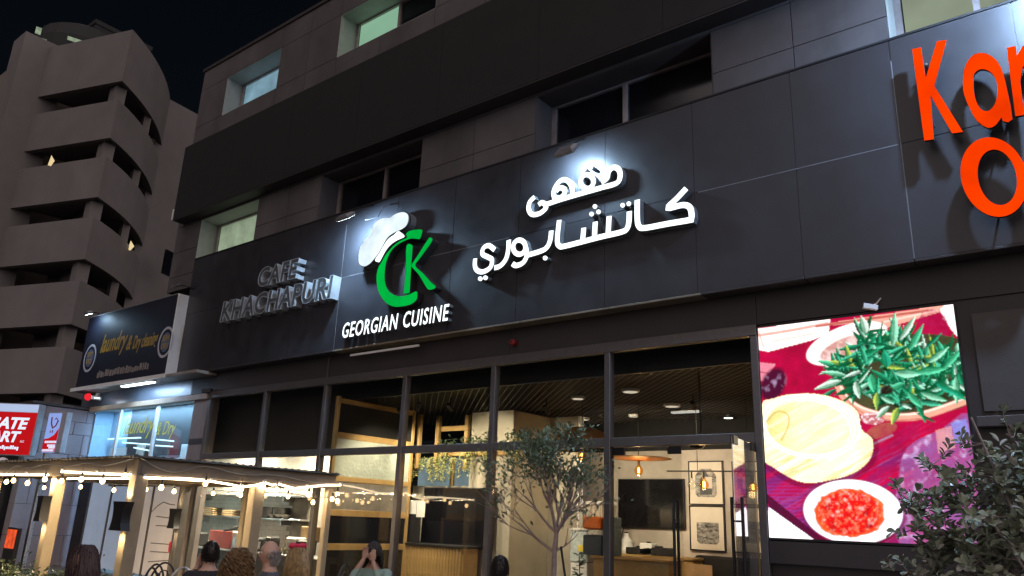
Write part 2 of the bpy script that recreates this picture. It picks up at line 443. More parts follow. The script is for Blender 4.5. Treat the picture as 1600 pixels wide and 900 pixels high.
# upper dark band, panelled
xb = [-19.97, -17.4, -14.9, -12.4, -9.9, -7.4, -4.9, -2.4, .1, 2.6, XR]
for i in range(len(xb)-1): MB().box(xb[i]+.003, xb[i+1]-.003, YF, YF+.05, 9.30, 11.52).build('band_panel', M_band, bld)
MB().box(-19.95, XR, YF+.052, YW+.055, 9.31, 11.5).build('band_body', M_band, bld)
MB().box(-19.97, XR, YF+.01, YW+.05, 9.27, 9.30).build('soffit', M_brown, bld)
MB().box(-20.02, -19.975, YF-.02, YF+.25, 9.3, 9.62).build('corner_trim', M_white, bld)
# sign band: charcoal panels with pale joints
FZ0, FZ1, FZM = 4.82, 7.84, 6.35
xf = [-18.4, -16.9, -15.4, -13.9, -12.36, -10.8, -9.25, -7.71, -5.98, -4.45, -2.97, -1.675, -.32, 1.2, 2.7, 4.3, XR]
for i in range(len(xf)-1):
    for a, b in ((FZ0, FZM), (FZM, FZ1)):
        MB().box(xf[i]+.005, xf[i+1]-.005, YF, YF+.04, a+.005, b-.005).build('fascia_panel', M_fascia, bld)
MB().box(-18.39, XR, YF+.012, YF+.04, FZ0+.01, FZ1-.01).build('joint_backing', mat('joint_backing', (.13, .13, .14), .7, var=.3, scale=3), bld)
for X in (-12.36, -1.675):          # joints filled with pale sealant
    MB().box(X-.006, X+.006, YF-.002, YF+.011, FZ0+.01, FZ1-.3).build('sealed_joint', M_pale, bld)
for a, b in ((-13.0, -11.2), (-4.4, -1.7), (-10.8, -7.9)):
    MB().box(a, b, YF-.002, YF+.011, FZM-.006, FZM+.006).build('sealed_joint', M_pale, bld)
MB().box(-18.38, XR, YF+.042, YW+.05, FZ0+.02, FZ1-.02).build('fascia_body', M_band, bld)
MB().box(-18.40, XR, YF-.012, YW+.055, FZ1, FZ1+.03).build('coping', M_band, bld)
# ledge under the sign band, in lengths
xl = [-18.4, -16.2, -14.1, -12.36, -10.9, -9.4, -7.6, -5.9, -4.4, -2.97, -1.68, -.4, 1.2, 3.0, XR]
for i in range(len(xl)-1):
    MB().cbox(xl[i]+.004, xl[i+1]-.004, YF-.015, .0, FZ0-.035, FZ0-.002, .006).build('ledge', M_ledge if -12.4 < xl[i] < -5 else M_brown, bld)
MB().box(-11.9, -10.0, YF+.06, YF+.09, 4.66, 4.70).build('conduit', M_white, bld)
# recessed band over the glass
for i, (a, b) in enumerate(((-24.0, -20.7), (-20.7, -18.0), (-18.0, -12.78), (-12.72, -8.0), (-8.0, -3.72), (-3.72, 0.0), (0.0, XR))):
    MB().box(a+.004, b-.004, 0.0, .06, 4.33, 4.785).build('header_panel', mat('header_paint', (.10, .12, .15), .35, var=.1, scale=2, stain=.15) if i < 2 else M_brown, bld)
MB().box(-12.775, -12.725, -.03, .02, 4.33, 4.785).build('pipe', M_alu, bld)
MB().box(-24, XR, .062, .5, 4.30, 4.80).build('header_core', M_black, bld)
# shop front framing
MX = [-17.02, -14.80, -12.73, -10.43, -8.29, -6.05, -3.76]
def bar(x0, x1, z0, z1, y0=-.06, y1=.07, nm='glazing_bar'):
    return MB().cbox(x0, x1, y0, y1, z0, z1, .006).build(nm, M_alu, bld)
for X in MX: bar(X-.05, X+.05, 0.0, 4.17)
for i in range(len(MX)-1):
    a, b = MX[i]+.052, MX[i+1]-.052
    bar(a, b, 2.75, 2.88, -.055, .065)
    if i != 5: bar(a, b, 0.0, .12, -.055, .065)
    MB().box(a+.004, b-.004, 0.0, .012, 2.885, 4.165).build('pane', M_glass, bld)
    if i != 5: MB().box(a+.004, b-.004, 0.0, .012, .125, 2.745).build('pane', M_glass, bld)
bar(-17.08, -3.72, 4.172, 4.325, -.065, .065, 'head_bar')
# stone strip between laundry and restaurant
MB().box(-17.72, -17.075, -.03, .25, 0, 4.30).build('stone_strip', mat('grey_stone', (.24, .20, .19), .7, var=.14, scale=5, bump=.08, stain=.2), bld)
MB().box(-17.70, -17.10, -.034, -.028, 3.10, 3.24).build('dark_inlay', M_brown, bld)
# solid wall right of the glass, round the screen
MB().box(-3.70, XR, .02, .5, 0, 4.325).build('wall', M_brown, bld)
MB().box(-3.70, -1.30, -.06, .018, 1.28, 1.54).build('screen_ledge', M_brown, bld)
MB().box(-1.20, -.08, -.012, .018, 3.02, 4.14).build('panel', mat('grey_render', (.085, .075, .072), .7, var=.14, scale=3, bump=.08, stain=.2), bld)
MB().box(-.05, 1.3, -.012, .018, 3.02, 4.14).build('panel', MATS['grey_render'], bld)
MB().cbox(-1.28, 3, -.10, .018, 2.84, 2.96, .01).build('ledge', MATS['grey_render'], bld)
MB().cbox(-1.28, 3, -.05, .018, 2.50, 2.56, .01).build('ledge', M_brown, bld)
# ------------------------------------------------------------------ glass doors
def door(label, hx, sgn, ang, gm=None):
    e = local('glass_door', label, 'door', (hx, -.02, 0), R(ang))
    wd = 1.10
    a, b = (0.01, wd) if sgn > 0 else (-wd, -.01)
    MB().box(a, b, -.006, .006, .02, 2.72).build('pane', gm or M_glass, e)
    for (c, d) in (((a, a+.20)), ((b-.20, b))):
        MB().cbox(c, d, -.022, .022, 2.63, 2.735, .005).build('patch_fitting', M_blackmet, e)
        MB().cbox(c, d, -.022, .022, .01, .12, .005).build('patch_fitting', M_blackmet, e)
    hxx = b-.10 if sgn > 0 else a+.10
    for yy in (-.06, .06):
        hd = MB().tube([(hxx, yy, .45), (hxx, yy, 2.02)], .02, 10).build('pull_handle', M_blackmet, e, smooth=True)
        for zz in (.7, 1.75): MB().tube([(hxx, 0, zz), (hxx, yy, zz)], .012, 6).build('standoff', M_blackmet, hd)
    return e
door('closed glass door leaf with tall black bar handles, under the concrete wall TV', -5.98, 1, 0)
door('glass door leaf swung open beside the big screen, catching its reflection', -3.84, -1, 98, glassmat('coated_door_glass', (.72, .74, .74), 1.5, 0, .24))
# ------------------------------------------------------------------ LED screen
LX0, LX1, LZ0, LZ1 = -3.70, -1.365, 1.58, 4.275
def led_picture(nu, nv):
    """the picture on the screen: food on a crimson cloth, as an array of colours"""
    src = [(10, 88), (642, 14), (755, 805), (55, 773)]; dst = [(0, 0), (1, 0), (1, 1), (0, 1)]
    A = []; B = []
    for (x, y), (u, v) in zip(src, dst):
        A += [[x, y, 1, 0, 0, 0, -u*x, -u*y], [0, 0, 0, x, y, 1, -v*x, -v*y]]; B += [u, v]
    h = np.append(np.linalg.solve(np.array(A, float), np.array(B, float)), 1).reshape(3, 3)
    hi = np.linalg.inv(h)
    U, V = np.meshgrid((np.arange(nu)+.5)/nu, (np.arange(nv)+.5)/nv)
    q = np.stack([U, V, np.ones_like(U)], -1) @ hi.T
    X = q[..., 0]/q[..., 2]; Y = q[..., 1]/q[..., 2]
    rng = np.random.RandomState(3)
    def fbm(sc, seed, x=None, y=None):
        x = X if x is None else x; y = Y if y is None else y
        o = np.zeros_like(X); amp = 1; r = np.random.RandomState(seed)
        for k in range(4):
            g = r.rand(64, 64); fx = (x/sc+500) % 63; fy = (y/sc+500) % 63
            ix, iy = fx.astype(int), fy.astype(int); tx, ty = fx-ix, fy-iy
            tx = tx*tx*(3-2*tx); ty = ty*ty*(3-2*ty); jx, jy = (ix+1) % 64, (iy+1) % 64
            o += amp*((g[iy, ix]*(1-tx)+g[iy, jx]*tx)*(1-ty)+(g[jy, ix]*(1-tx)+g[jy, jx]*tx)*ty); amp *= .5; sc /= 2
        return o/1.875
    n1 = fbm(60, 1); n2 = fbm(22, 2); n3 = fbm(140, 5); n4 = fbm(9, 8)
    # streaks running up to the right
    c_, s_ = math.cos(R(-28)), math.sin(R(-28)); Xr = X*c_+Y*s_; Yr = -X*s_+Y*c_
    stq = fbm(1, 4, Xr/160, Yr/16); stf = fbm(1, 6, Xr/60, Yr/6)
    img = np.zeros(X.shape+(3,)); img[:] = (.55, .004, .058)
    def blend(mask, col, a=1.0):
        m = (np.clip(mask, 0, 1)*a)[..., None]; img[:] = img*(1-m)+np.asarray(col, float)*m
    def poly(pts, n=0):
        pts = smooth_closed(pts, n) if n else pts
        ins = np.zeros(X.shape, bool); N = len(pts)
        for i in range(N):
            x0, y0 = pts[i]; x1, y1 = pts[(i+1) % N]
            c = ((y0 > Y) != (y1 > Y)) & (X < (x1-x0)*(Y-y0)/((y1-y0) or 1e-9)+x0); ins ^= c
        return ins.astype(float)
    def ell(cx, cy, rx, ry, rot=0, soft=.03):
        c, s = math.cos(R(rot)), math.sin(R(rot)); dx, dy = X-cx, Y-cy
        d = np.sqrt(((dx*c+dy*s)/rx)**2+((-dx*s+dy*c)/ry)**2)
        return np.clip((1-d)/soft+.5, 0, 1), d
    def line(pts, wd, col, a=1.0):
        pts = [(p_.x, p_.y) for p_ in smooth_open([Vector((u, v, 0)) for u, v in pts], 5)] if len(pts) > 2 else pts
        d = np.full(X.shape, 1e9)
        for (x0, y0), (x1, y1) in zip(pts[:-1], pts[1:]):
            dx, dy = x1-x0, y1-y0; t = np.clip(((X-x0)*dx+(Y-y0)*dy)/(dx*dx+dy*dy+1e-9), 0, 1); d = np.minimum(d, np.hypot(X-x0-t*dx, Y-y0-t*dy))
        blend(np.clip((wd/2-d)/2+.5, 0, 1), col, a); return d
    # cloth: weave, folds, cooler and streaked towards the lower right
    weave = np.sin((X*.3+Y)*.8)*np.sin((X-Y*.3)*.7)
    img *= (.55+.75*n3+.14*weave+.25*(n2-.5))[..., None]
    low = np.clip((Y-380)/160, 0, 1)
    blend(low*np.clip(stq*2.8-1.0, 0, 1), (.16, .02, .17), .8)
    blend(low*np.clip(stf*3-1.75, 0, 1), (.40, .16, .55), .55)
    blend(np.clip((Y-560)/80, 0, 1)*np.clip((230-X)/120, 0, 1)*(.5+.5*np.sin(Y*.55+n2*3)), (.30, .05, .35), .7)
    rt = poly([(700, 370), (610, 420), (500, 480), (470, 600), (480, 800), (770, 815), (740, 560)], 3)
    blend(rt*np.clip(.3+n1*.9, 0, 1), (.20, .16, .52), .6)
    blend(rt*np.clip(stq*3-1.25, 0, 1), (.60, .08, .24), .75)
    blend(rt*np.clip(n2*4-2.3, 0, 1), (.75, .65, 1.0), .6)
    blend(poly([(590, 425), (640, 410), (655, 480), (600, 500)])*(.5+.5*n2), (.95, .48, .42), .75)
    blend(poly([(640, 400), (690, 385), (700, 450), (655, 470)])*(.5+.5*n2), (.22, .38, 1.0), .75)
    # sticks, boards and plate at the top
    blend(poly([(8, 90), (245, 60), (240, 105), (190, 128), (45, 166), (12, 160)]), (1.35, 1.15, 1.1))
    line([(15, 112), (120, 96), (235, 74)], 9, (.75, .22, .14), .75); line([(60, 132), (190, 108)], 5, (.80, .38, .26), .6); line([(12, 100), (30, 150)], 6, (.7, .3, .22), .6)
    blend(poly([(185, 82), (420, 45), (640, 12), (605, 38), (420, 92), (380, 72), (260, 80)]), (.95, .42, .33)); line([(200, 84), (330, 66), (560, 34)], 8, (.45, .06, .05), .8); line([(420, 70), (590, 34)], 6, (1.2, .85, .7), .7)
    e, d = ell(300, 140, 138, 58, -20); blend(e, (1.4, 1.2, 1.2)); e, d = ell(285, 155, 80, 30, -25, .2); blend(e*(.4+n2), (.50, .16, .12), .85); blend(e*np.clip(n4*4-2.2, 0, 1), (.95, .75, .65), .8)
    blend(poly([(600, 30), (645, 10), (668, 120), (640, 100), (618, 62)], 2), (1.4, 1.25, 1.3)); line([(610, 60), (650, 80)], 4, (.7, .5, .5), .6)
    blend(poly([(540, 40), (600, 34), (630, 90), (600, 130), (540, 110)], 2)*np.clip(n2*2.2-.4, 0, 1), (.40, .01, .08), .8)
    # glass and bread at the left edge
    blend(poly([(14, 200), (70, 206), (30, 262), (16, 262)]), (.88, .28, .38), .9); line([(18, 232), (44, 236)], 4, (.35, .03, .08), .8)
    e, d = ell(62, 272, 38, 56, 25, .25); blend(e, (.06, .006, .03), .95); blend(e*np.clip(n2*4-2.2, 0, 1), (.45, .30, .50), .8)
    # basket
    dish = poly([(270, 270), (300, 190), (400, 130), (560, 110), (690, 150), (700, 320), (640, 360), (540, 380), (430, 380), (330, 345)], 3); blend(dish, np.stack([.02+.05*n2, .035+.06*n2, .015+.02*n2], -1), .95)
    line([(272, 272), (296, 318), (350, 358), (440, 380), (550, 374), (690, 326)], 26, (.95, .42, .30)); line([(276, 268), (300, 312), (352, 350), (440, 371), (550, 365), (688, 318)], 7, (1.35, .95, .80), .85); line([(284, 300), (345, 362), (440, 391), (550, 385)], 4, (.45, .10, .06), .7)
    # small jar
    e, d = ell(385, 385, 38, 20, 5); blend(e, (.55, .16, .18)); blend(e*np.clip(n4*4-1.9, 0, 1), (1.2, 1.0, 1.05), .9); e, d = ell(415, 425, 52, 22, -18); blend(e*(.3+n2), (.42, .12, .08), .8); line([(360, 372), (410, 368)], 5, (1.2, .95, .95), .8); line([(385, 470), (450, 440)], 7, (.45, .42, .62), .5)
    # leaves
    def leaf(x, y, ang, L, W, col, hl, bend=0.0):
        c, s = math.cos(ang), math.sin(ang); dx, dy = X-x, Y-y
        a = (dx*c+dy*s)/L; b = (-dx*s+dy*c)/W+bend*a*a
        wid = np.clip(np.sin(np.clip(a, 0, 1)**.8*math.pi), 0, 1)
        m = (a > 0) & (a < 1) & (np.abs(b) < wid*.5)
        if not m.any(): return
        bb = (b/(wid+1e-3))[m]; sh = np.clip(.5+bb*1.3+.25*(n4[m]-.5), 0, 1)[:, None]
        colr = np.asarray(col)*(1-sh)+np.asarray(hl)*sh; colr *= (1-.5*np.exp(-(bb/.07)**2))[:, None]; colr *= (.62+.5*a[m])[:, None]; img[m] = colr
    stems_ = [(275, 255), (300, 225), (330, 185), (365, 225), (395, 165), (435, 205), (455, 135), (495, 160), (520, 215), (560, 180), (600, 210), (640, 190), (655, 250), (385, 275), (435, 265), (480, 270), (535, 285), (590, 290), (330, 285), (410, 320), (470, 325), (640, 300), (525, 325), (360, 130), (575, 245)]
    for rnd_ in range(3):
        for i_ in rng.permutation(len(stems_)):
            sx_, sy_ = stems_[i_]; ba = -90+(sx_-460)*.28+rng.randn()*30
            for k in range(5):
                z = rng.rand(); dk = rng.rand(); col = (.003, .03+.12*dk, .012+.04*dk)
                hl = (.010, .17, .06) if z < .34 else (.03, .45, .22) if z < .58 else (.10, .78, .45) if z < .76 else (.55, 1.15, .85) if z < .90 else (.95, 1.3, 1.1) if z < .95 else (.65, .85, .12)
                leaf(sx_+rng.randn()*14, sy_+rng.randn()*14, R(ba+rng.uniform(-105, 105)), 36+rng.rand()*56, 9+rng.rand()*11, col, hl, rng.randn()*.35)
            if rnd_ < 2: blend(ell(sx_+rng.randn()*12, sy_+14, 16, 9, 0, .6)[0]*.8, (.004, .018, .006), .85)
    for (x, y, a, L, W, k) in [(285, 262, 165, 95, 24, 3), (300, 245, 190, 85, 18, 2), (260, 210, 195, 60, 16, 1), (448, 150, -85, 112, 30, 2), (470, 130, -55, 95, 22, 3), (500, 165, -60, 100, 22, 1), (360, 110, -100, 62, 30, 3), (430, 220, -95, 60, 34, 0), (330, 262, 80, 62, 26, 3), (380, 240, 85, 62, 30, 1),
                               (455, 235, 5, 95, 30, 2), (520, 235, -5, 110, 26, 1), (560, 205, -35, 90, 22, 2), (610, 225, -45, 95, 20, 1), (655, 245, 90, 100, 24, 2), (640, 290, 40, 62, 20, 0), (500, 300, 50, 70, 24, 1), (440, 345, 140, 60, 20, 3), (470, 350, 115, 60, 26, 4), (540, 300, 20, 95, 22, 2), (590, 270, 30, 80, 22, 0), (400, 300, 95, 58, 22, 4), (490, 270, 160, 70, 20, 1)]:
        leaf(x, y, R(a), L, W, (.008, .22, .08), [(.03, .55, .32), (.15, .9, .5), (.5, 1.15, .8), (1.0, 1.3, 1.1), (.75, .95, .15)][k], .15)
    e, d = ell(430, 292, 22, 16, 0, .4); blend(e, (.02, .006, .004), .95)
    # cream bowl
    sh_ = poly([(20, 350), (60, 325), (130, 308), (225, 310), (305, 336), (345, 372), (356, 425), (402, 455), (405, 500), (385, 545), (330, 585), (255, 605), (180, 612), (120, 598), (50, 555), (30, 520)], 3); blend(sh_, (.10, .004, .03), .5)
    body = poly([(24, 345), (60, 320), (130, 304), (220, 307), (300, 334), (340, 370), (350, 420), (384, 450), (388, 490), (370, 530), (320, 566), (250, 586), (180, 595), (125, 580), (60, 540), (35, 510)], 3); blend(body, (1.45, 1.2, .72))
    blend(body*np.clip(stq*3.2-1.5, 0, 1)*np.clip((Y-400)/60, 0, 1), (.85, .50, .10), .65); blend(body*np.clip(stf*3.4-1.7, 0, 1)*np.clip((Y-430)/60, 0, 1), (1.6, 1.5, 1.35), .8)
    blend(body*np.clip((X-330)/60, 0, 1)*np.clip((Y-420)/80, 0, 1), (.80, .40, .08), .5)
    e, d = ell(182, 410, 166, 104, 8); blend(e, (1.6, 1.45, 1.2)); ring = np.exp(-((d-.93)/.018)**2)*e; blend(ring, (.70, .52, .25), .75); ring = np.exp(-((d-.84)/.02)**2)*e; blend(ring, (.85, .62, .20), .7)
    e, d = ell(178, 414, 136, 86, 8); blend(e, (1.42, 1.22, .74)); blend(e*np.clip(stq*2.4-.8, 0, 1), (1.2, .95, .38), .7); blend(e*np.clip((150-X)/140+.1*n1, 0, 1), (.74, .58, .12), .85); blend(e*np.clip(stf*3-1.6, 0, 1), (1.5, 1.4, 1.1), .55)
    line([(40, 395), (75, 362), (110, 372), (112, 410), (90, 455)], 6, (.55, .40, .06), .65)
    # plate with red sauce
    blend(poly([(45, 630), (212, 765), (240, 782), (196, 780), (50, 672)]), (.09, .006, .03), .95); blend(poly([(50, 673), (198, 779), (54, 773)]), (1.6, 1.45, 1.6))
    e, d = ell(330, 698, 168, 108, 6, .12); blend(e, (.10, .004, .04), .7)
    e, d = ell(326, 690, 161, 104, 6); blend(e, (1.6, 1.5, 1.6)); ring = np.exp(-((d-.86)/.03)**2)*e; blend(ring, (.95, .86, .92), .55); blend(e*np.clip((d-.72)*5, 0, 1)*np.clip((X-330)/150, 0, 1), (.95, 1.0, 1.3), .4)
    edge = d+.06*(n2-.5)
    e, d = ell(315, 694, 119, 82, 4, .05); m = np.clip((1-d-.16*(n2-.5))/.05, 0, 1)
    red = np.stack([.55+.75*n2, .012+.25*np.clip(n4*3.2-1.6, 0, 1)+.10*np.clip(n1*2-1, 0, 1), .012+.16*np.clip(n4*3.2-1.7, 0, 1)], -1); blend(m, red); blend(m*np.clip(fbm(13, 14)*5-3.0, 0, 1), (1.3, .62, .55), .8); blend(m*np.clip(fbm(16, 15)*5-3.1, 0, 1), (.28, .0, .012), .75)
    blend(m*np.clip((d-.80)*6, 0, 1), (1.1, .25, .04), .5)
    # the matrix is a little soft, with diagonal shimmer
    pd = np.pad(img, ((1, 1), (1, 1), (0, 0)), 'edge'); img = (pd[:-2, 1:-1]+pd[2:, 1:-1]+pd[1:-1, :-2]+pd[1:-1, 2:]+4*pd[1:-1, 1:-1])/8
    img *= (.90+.2*n4+.05*np.sin((X+Y)*1.3))[..., None]
    img *= (1-.10*((np.arange(nv) % 2)[:, None]))[..., None]
    img *= (.95+.10*rng.rand(nv, nu))[..., None]
    return np.clip(img, 0.004, 2)
def led_screen():
    nu, nv = 240, 276
    e = thing('led_screen', 'large lit LED screen showing food on a crimson cloth beside the glass doors', 'screen', (-2.53, -.05, 1.55))
    MB().cbox(LX0-.015, LX1+.015, -.028, .018, LZ0-.03, LZ1+.02, .006).build('cabinet', M_black, e)
    img = led_picture(nu, nv)
    xs = np.linspace(LX0, LX1, nu+1)+2.53; zs = np.linspace(LZ1, LZ0, nv+1)-1.55
    gx, gz = np.meshgrid(xs, zs); vs = np.stack([gx, np.full_like(gx, .018), gz], -1).reshape(-1, 3)
    i = (np.arange(nv)[:, None]*(nu+1)+np.arange(nu)[None]).ravel()
    fs = np.stack([i, i+nu+1, i+nu+2, i+1], -1)
    me = bpy.data.meshes.new('led_panel'); me.from_pydata(vs.tolist(), [], fs.tolist())
    ca = me.color_attributes.new('led', 'FLOAT_COLOR', 'CORNER')
    c = np.concatenate([img.reshape(-1, 3), np.ones((nu*nv, 1))], 1).repeat(4, 0)
    ca.data.foreach_set('color', c.astype(np.float32).ravel())
    m = bpy.data.materials.new('led_emitters'); m.use_nodes = True; n = m.node_tree.nodes; n.remove(n['Principled BSDF'])
    em = n.new('ShaderNodeEmission'); em.inputs[1].default_value = .85
    a = n.new('ShaderNodeVertexColor'); a.layer_name = 'led'
    m.node_tree.links.new(a.outputs[0], em.inputs[0]); m.node_tree.links.new(em.outputs[0], n['Material Output'].inputs['Surface'])
    me.materials.append(m); o = bpy.data.objects.new('led_panel', me); COL.objects.link(o); o.parent = e
led_screen()

# ------------------------------------------------------------------ signs on the band
M_face_white = emis('sign_face_white', (0.90, 0.98, 1.0), 1.4)
M_face_green = emis('sign_face_green', (0.0, 0.50, 0.06), .62, .12, 3)
M_face_orange = emis('sign_face_orange', (1.0, 0.048, 0.0), .74, .22, 1.6)
M_return = mat('sign_return', (0.17, 0.18, 0.19), .4, metal=.3, var=.1)
M_return_dark = mat('sign_return_dark', (0.03, 0.03, 0.03), .4, var=.1)
def lin(p0, p1, h0, h1):     # text box from two baseline points and two top points
    def fn(u, v):
        b = p0.lerp(p1, u); t = h0.lerp(h1, u); q = b.lerp(t, v); return (q.x, q.z)
    return fn
def zt(reg, sc, Y):
    return lambda p: (lambda q: (q.x, q.z))(at(reg[0]+p[0]/sc, reg[1]+p[1]/sc, Y))
# Georgian cuisine
e = thing('georgian_cuisine_sign', 'small glowing white capitals reading GEORGIAN CUISINE below the green logo', 'sign', (-10.5, YF, 4.95))
Y = -.36
gx_ = [at(x, 515, Y).x for x in (535.5, 620.5, 629, 699.5)]
letters(e, 'GEORGIAN', lin(Vector((gx_[0], 0, 5.00)), Vector((gx_[1], 0, 5.00)), Vector((gx_[0], 0, 5.31)), Vector((gx_[1], 0, 5.31))), Y, YF-.002, [M_face_white, M_return], bold=.012, shear=.12, space=1.12)
letters(e, 'CUISINE', lin(Vector((gx_[2], 0, 5.00)), Vector((gx_[3], 0, 5.00)), Vector((gx_[2], 0, 5.31)), Vector((gx_[3], 0, 5.31))), Y, YF-.002, [M_face_white, M_return], bold=.012, shear=.12, space=1.12)
# Cafe Khachapuri, unlit built-up letters: dark faces with pale rims
M_cafe = mat('dark_acrylic', (.075, .08, .085), .3, var=.15, scale=4)
M_rim = mat('pale_metal_return', (.58, .60, .62), .35, metal=.5, var=.15, scale=5)
e = thing('cafe_khachapuri_sign', 'unlit grey built-up capitals reading CAFE KHACHAPURI left of the logo', 'sign', (-14.4, YF, 5.85))
Y = -.46
p = zt((330, 390), 6.924, Y)
def V2(q): return Vector((q[0], 0, q[1]))
Zb, Zt = 5.86, 6.36
xa = p((95, 780))[0]; xb_ = p((1300, 525))[0]
letters(e, 'KHACHAPURI', lin(Vector((xa, 0, Zb)), Vector((xb_, 0, Zb)), Vector((xa, 0, Zt)), Vector((xb_, 0, Zt))), Y, YF-.002, [M_cafe, M_rim], bold=.034, shear=.1, space=1.02)
xa = p((500, 390))[0]; xb_ = p((925, 290))[0]; za = 6.50
letters(e, 'CAFE', lin(Vector((xa, 0, za)), Vector((xb_, 0, za)), Vector((xa, 0, za+.46)), Vector((xb_, 0, za+.46))), Y, YF-.002, [M_cafe, M_rim], bold=.034, shear=.1, space=1.02)
for ch in list(e.children):          # pale rim line on each face: a wire along the face's border
    me = ch.data; mb = MB(); bm = bmesh.new(); bm.from_mesh(me)
    bmesh.ops.remove_doubles(bm, verts=bm.verts[:], dist=1e-6)
    fr = [f for f in bm.faces if abs(f.normal.y) > .9]; S = set(fr)
    for ed in bm.edges:
        k = sum(1 for f in ed.link_faces if f in S)
        if k == 1: mb.beam(ed.verts[0].co, ed.verts[1].co, .014, .014, 0, (0, 1, 0))
    bm.free()
    o = mb.build('rim', M_rim, ch, fix=False); 
    # the letter's own coordinates are already relative to the sign
    for v in o.data.vertices: v.co += Vector(ch['_abs'])
# CK logo
e = thing('chef_hat_logo', 'glowing green letters C and K under a white chef hat', 'sign', (-10.3, YF, 5.4))
p = zt((540, 310), 3.911, -.42)
cap = [(88, 400), (84, 350), (95, 300), (120, 260), (160, 220), (165, 185), (190, 147), (230, 124), (275, 120), (310, 97), (355, 86), (384, 100), (388, 135), (375, 168), (347, 190), (300, 212), (262, 240), (232, 290), (205, 338), (178, 372), (150, 402), (118, 417)]
band_ = [(184, 378), (210, 337), (236, 292), (265, 250), (300, 224), (325, 203), (345, 213), (364, 235), (330, 252), (290, 275), (255, 312), (230, 355), (212, 388), (198, 389)]
cc = [(370, 215), (400, 196), (460, 190), (468, 205), (455, 245), (440, 248), (400, 245), (350, 264), (305, 292), (272, 332), (247, 392), (238, 460), (242, 520), (264, 568), (300, 592), (345, 598), (395, 584), (430, 568), (438, 582), (432, 620), (395, 648), (340, 660), (290, 660), (245, 635), (206, 580), (191, 520), (189, 470), (201, 420), (222, 385), (245, 345), (290, 292), (335, 258), (375, 240)]
stem = [(372, 290), (405, 285), (408, 310), (400, 420), (392, 560), (385, 578), (357, 580), (356, 565), (368, 430)]
arm = [(505, 248), (520, 240), (530, 250), (520, 275), (455, 365), (425, 410), (470, 455), (520, 510), (548, 535), (545, 550), (515, 558), (495, 545), (450, 470), (410, 425), (404, 405), (440, 350)]
def shape(nm, pts, m, ms, Y, n=3, back=YF-.002):
    return MB().prism([p(q) for q in (smooth_closed(pts, n) if n > 1 else pts)], Y, back, 0, 1).build(nm, [m, ms], e)
def grow(pts, k):     # outline pushed outwards
    N = len(pts); A = sum(pts[i][0]*pts[(i+1) % N][1]-pts[(i+1) % N][0]*pts[i][1] for i in range(N)); s = 1 if A > 0 else -1; out = []
    for i in range(N):
        d = Vector((pts[(i+1) % N][0]-pts[i-1][0], pts[(i+1) % N][1]-pts[i-1][1])).normalized(); out.append((pts[i][0]+d.y*k*s, pts[i][1]-d.x*k*s))
    return out
shape('hat_puff', cap, emis('hat_white', (.80, .93, 1.0), .72, .2, 2.5), M_return, -.44)
shape('hat_band', band_, M_face_white, M_return, -.438)
shape('hat_backing', smooth_closed(grow(cap, 7), 2), M_return_dark, M_return, -.40, 1)
shape('letter', cc, M_face_green, M_return_dark, -.42)
shape('letter', stem, M_face_green, M_return_dark, -.42)
shape('letter', arm, M_face_green, M_return_dark, -.421)
MB().tube([at(571, 344, -.62), at(590, 340, -.55), at(598, 325, -.45), at(604, 321, -.3)], .012, 6).build('power_cable', M_pale, e)
# Arabic sign
e = thing('arabic_sign', 'two lines of glowing white Arabic lettering on the dark sign band', 'sign', (-7.3, YF, 5.8))
YA = -.37; p = zt((700, 200), 3.214, YA)
words = [
 [[(768, 299), (845, 277), (864, 242), (856, 207), (828, 198), (805, 222), (798, 252), (770, 272)], [(478, 388), (560, 360), (640, 336), (770, 299)],
  ('ring', 697, 268, 32, 35), [(622, 340), (620, 296), (600, 264), (570, 260), (543, 285), (528, 322), (534, 352)], [(534, 350), (562, 348), (584, 325), (578, 303), (556, 300), (540, 318)],
  [(432, 345), (408, 370), (402, 405), (420, 432), (458, 427), (488, 402), (488, 384), (468, 373), (452, 384)]],
 [[(1196, 303), (1150, 352), (1102, 402), (1180, 386), (1216, 402), (1224, 452), (1222, 460), (1100, 481), (985, 502), (957, 490), (950, 450), (950, 360)]],
 [[(910, 418), (908, 470), (898, 505), (870, 522), (760, 548), (590, 592), (560, 592), (548, 565), (558, 462)], [(808, 442), (803, 535)], [(738, 470), (734, 550)], [(680, 500), (674, 566)]],
 [[(518, 515), (512, 565), (495, 600), (465, 618), (392, 640)], ('ring', 357, 598, 31, 36), [(390, 600), (394, 640), (375, 676), (340, 690), (322, 680)]],
 [[(304, 562), (302, 610), (290, 658), (262, 692), (232, 702)]],
 [[(234, 612), (205, 590), (178, 602), (172, 632), (200, 648), (220, 662), (212, 700), (175, 722), (145, 714), (134, 690), (136, 655)]]]
for wd_ in words:
    mb = MB(); kk = 0
    for st_ in wd_:
        kk += 1; y0 = YA+.0025*kk
        if st_[0] == 'ring':
            _, cx, cy, rx, ry = st_
            pts = [p((cx+rx*math.cos(t), cy+ry*math.sin(t))) for t in [2*math.pi*i/24 for i in range(24)]]
            ribbon(mb, pts, .088, y0, YF-.002, closed=True)
        else:
            sm = [(q.x, q.y) for q in smooth_open([Vector((a, b, 0)) for a, b in st_], 4)] if len(st_) > 2 else st_
            ribbon(mb, [p(q) for q in sm], .090, y0, YF-.002)
    mb.build('letter', [M_face_white, M_return], e, fix=False)
for (cx, cy) in ((684, 207), (718, 195), (877, 388), (908, 380), (738, 394), (721, 432), (756, 421), (488, 653), (162, 757), (188, 752)):
    pts = [p((cx+11.5*math.cos(t), cy+11.5*math.sin(t))) for t in [2*math.pi*i/14 for i in range(14)]]
    MB().prism(pts, YA, YF-.002, 0, 1).build('dot', [M_face_white, M_return], e)
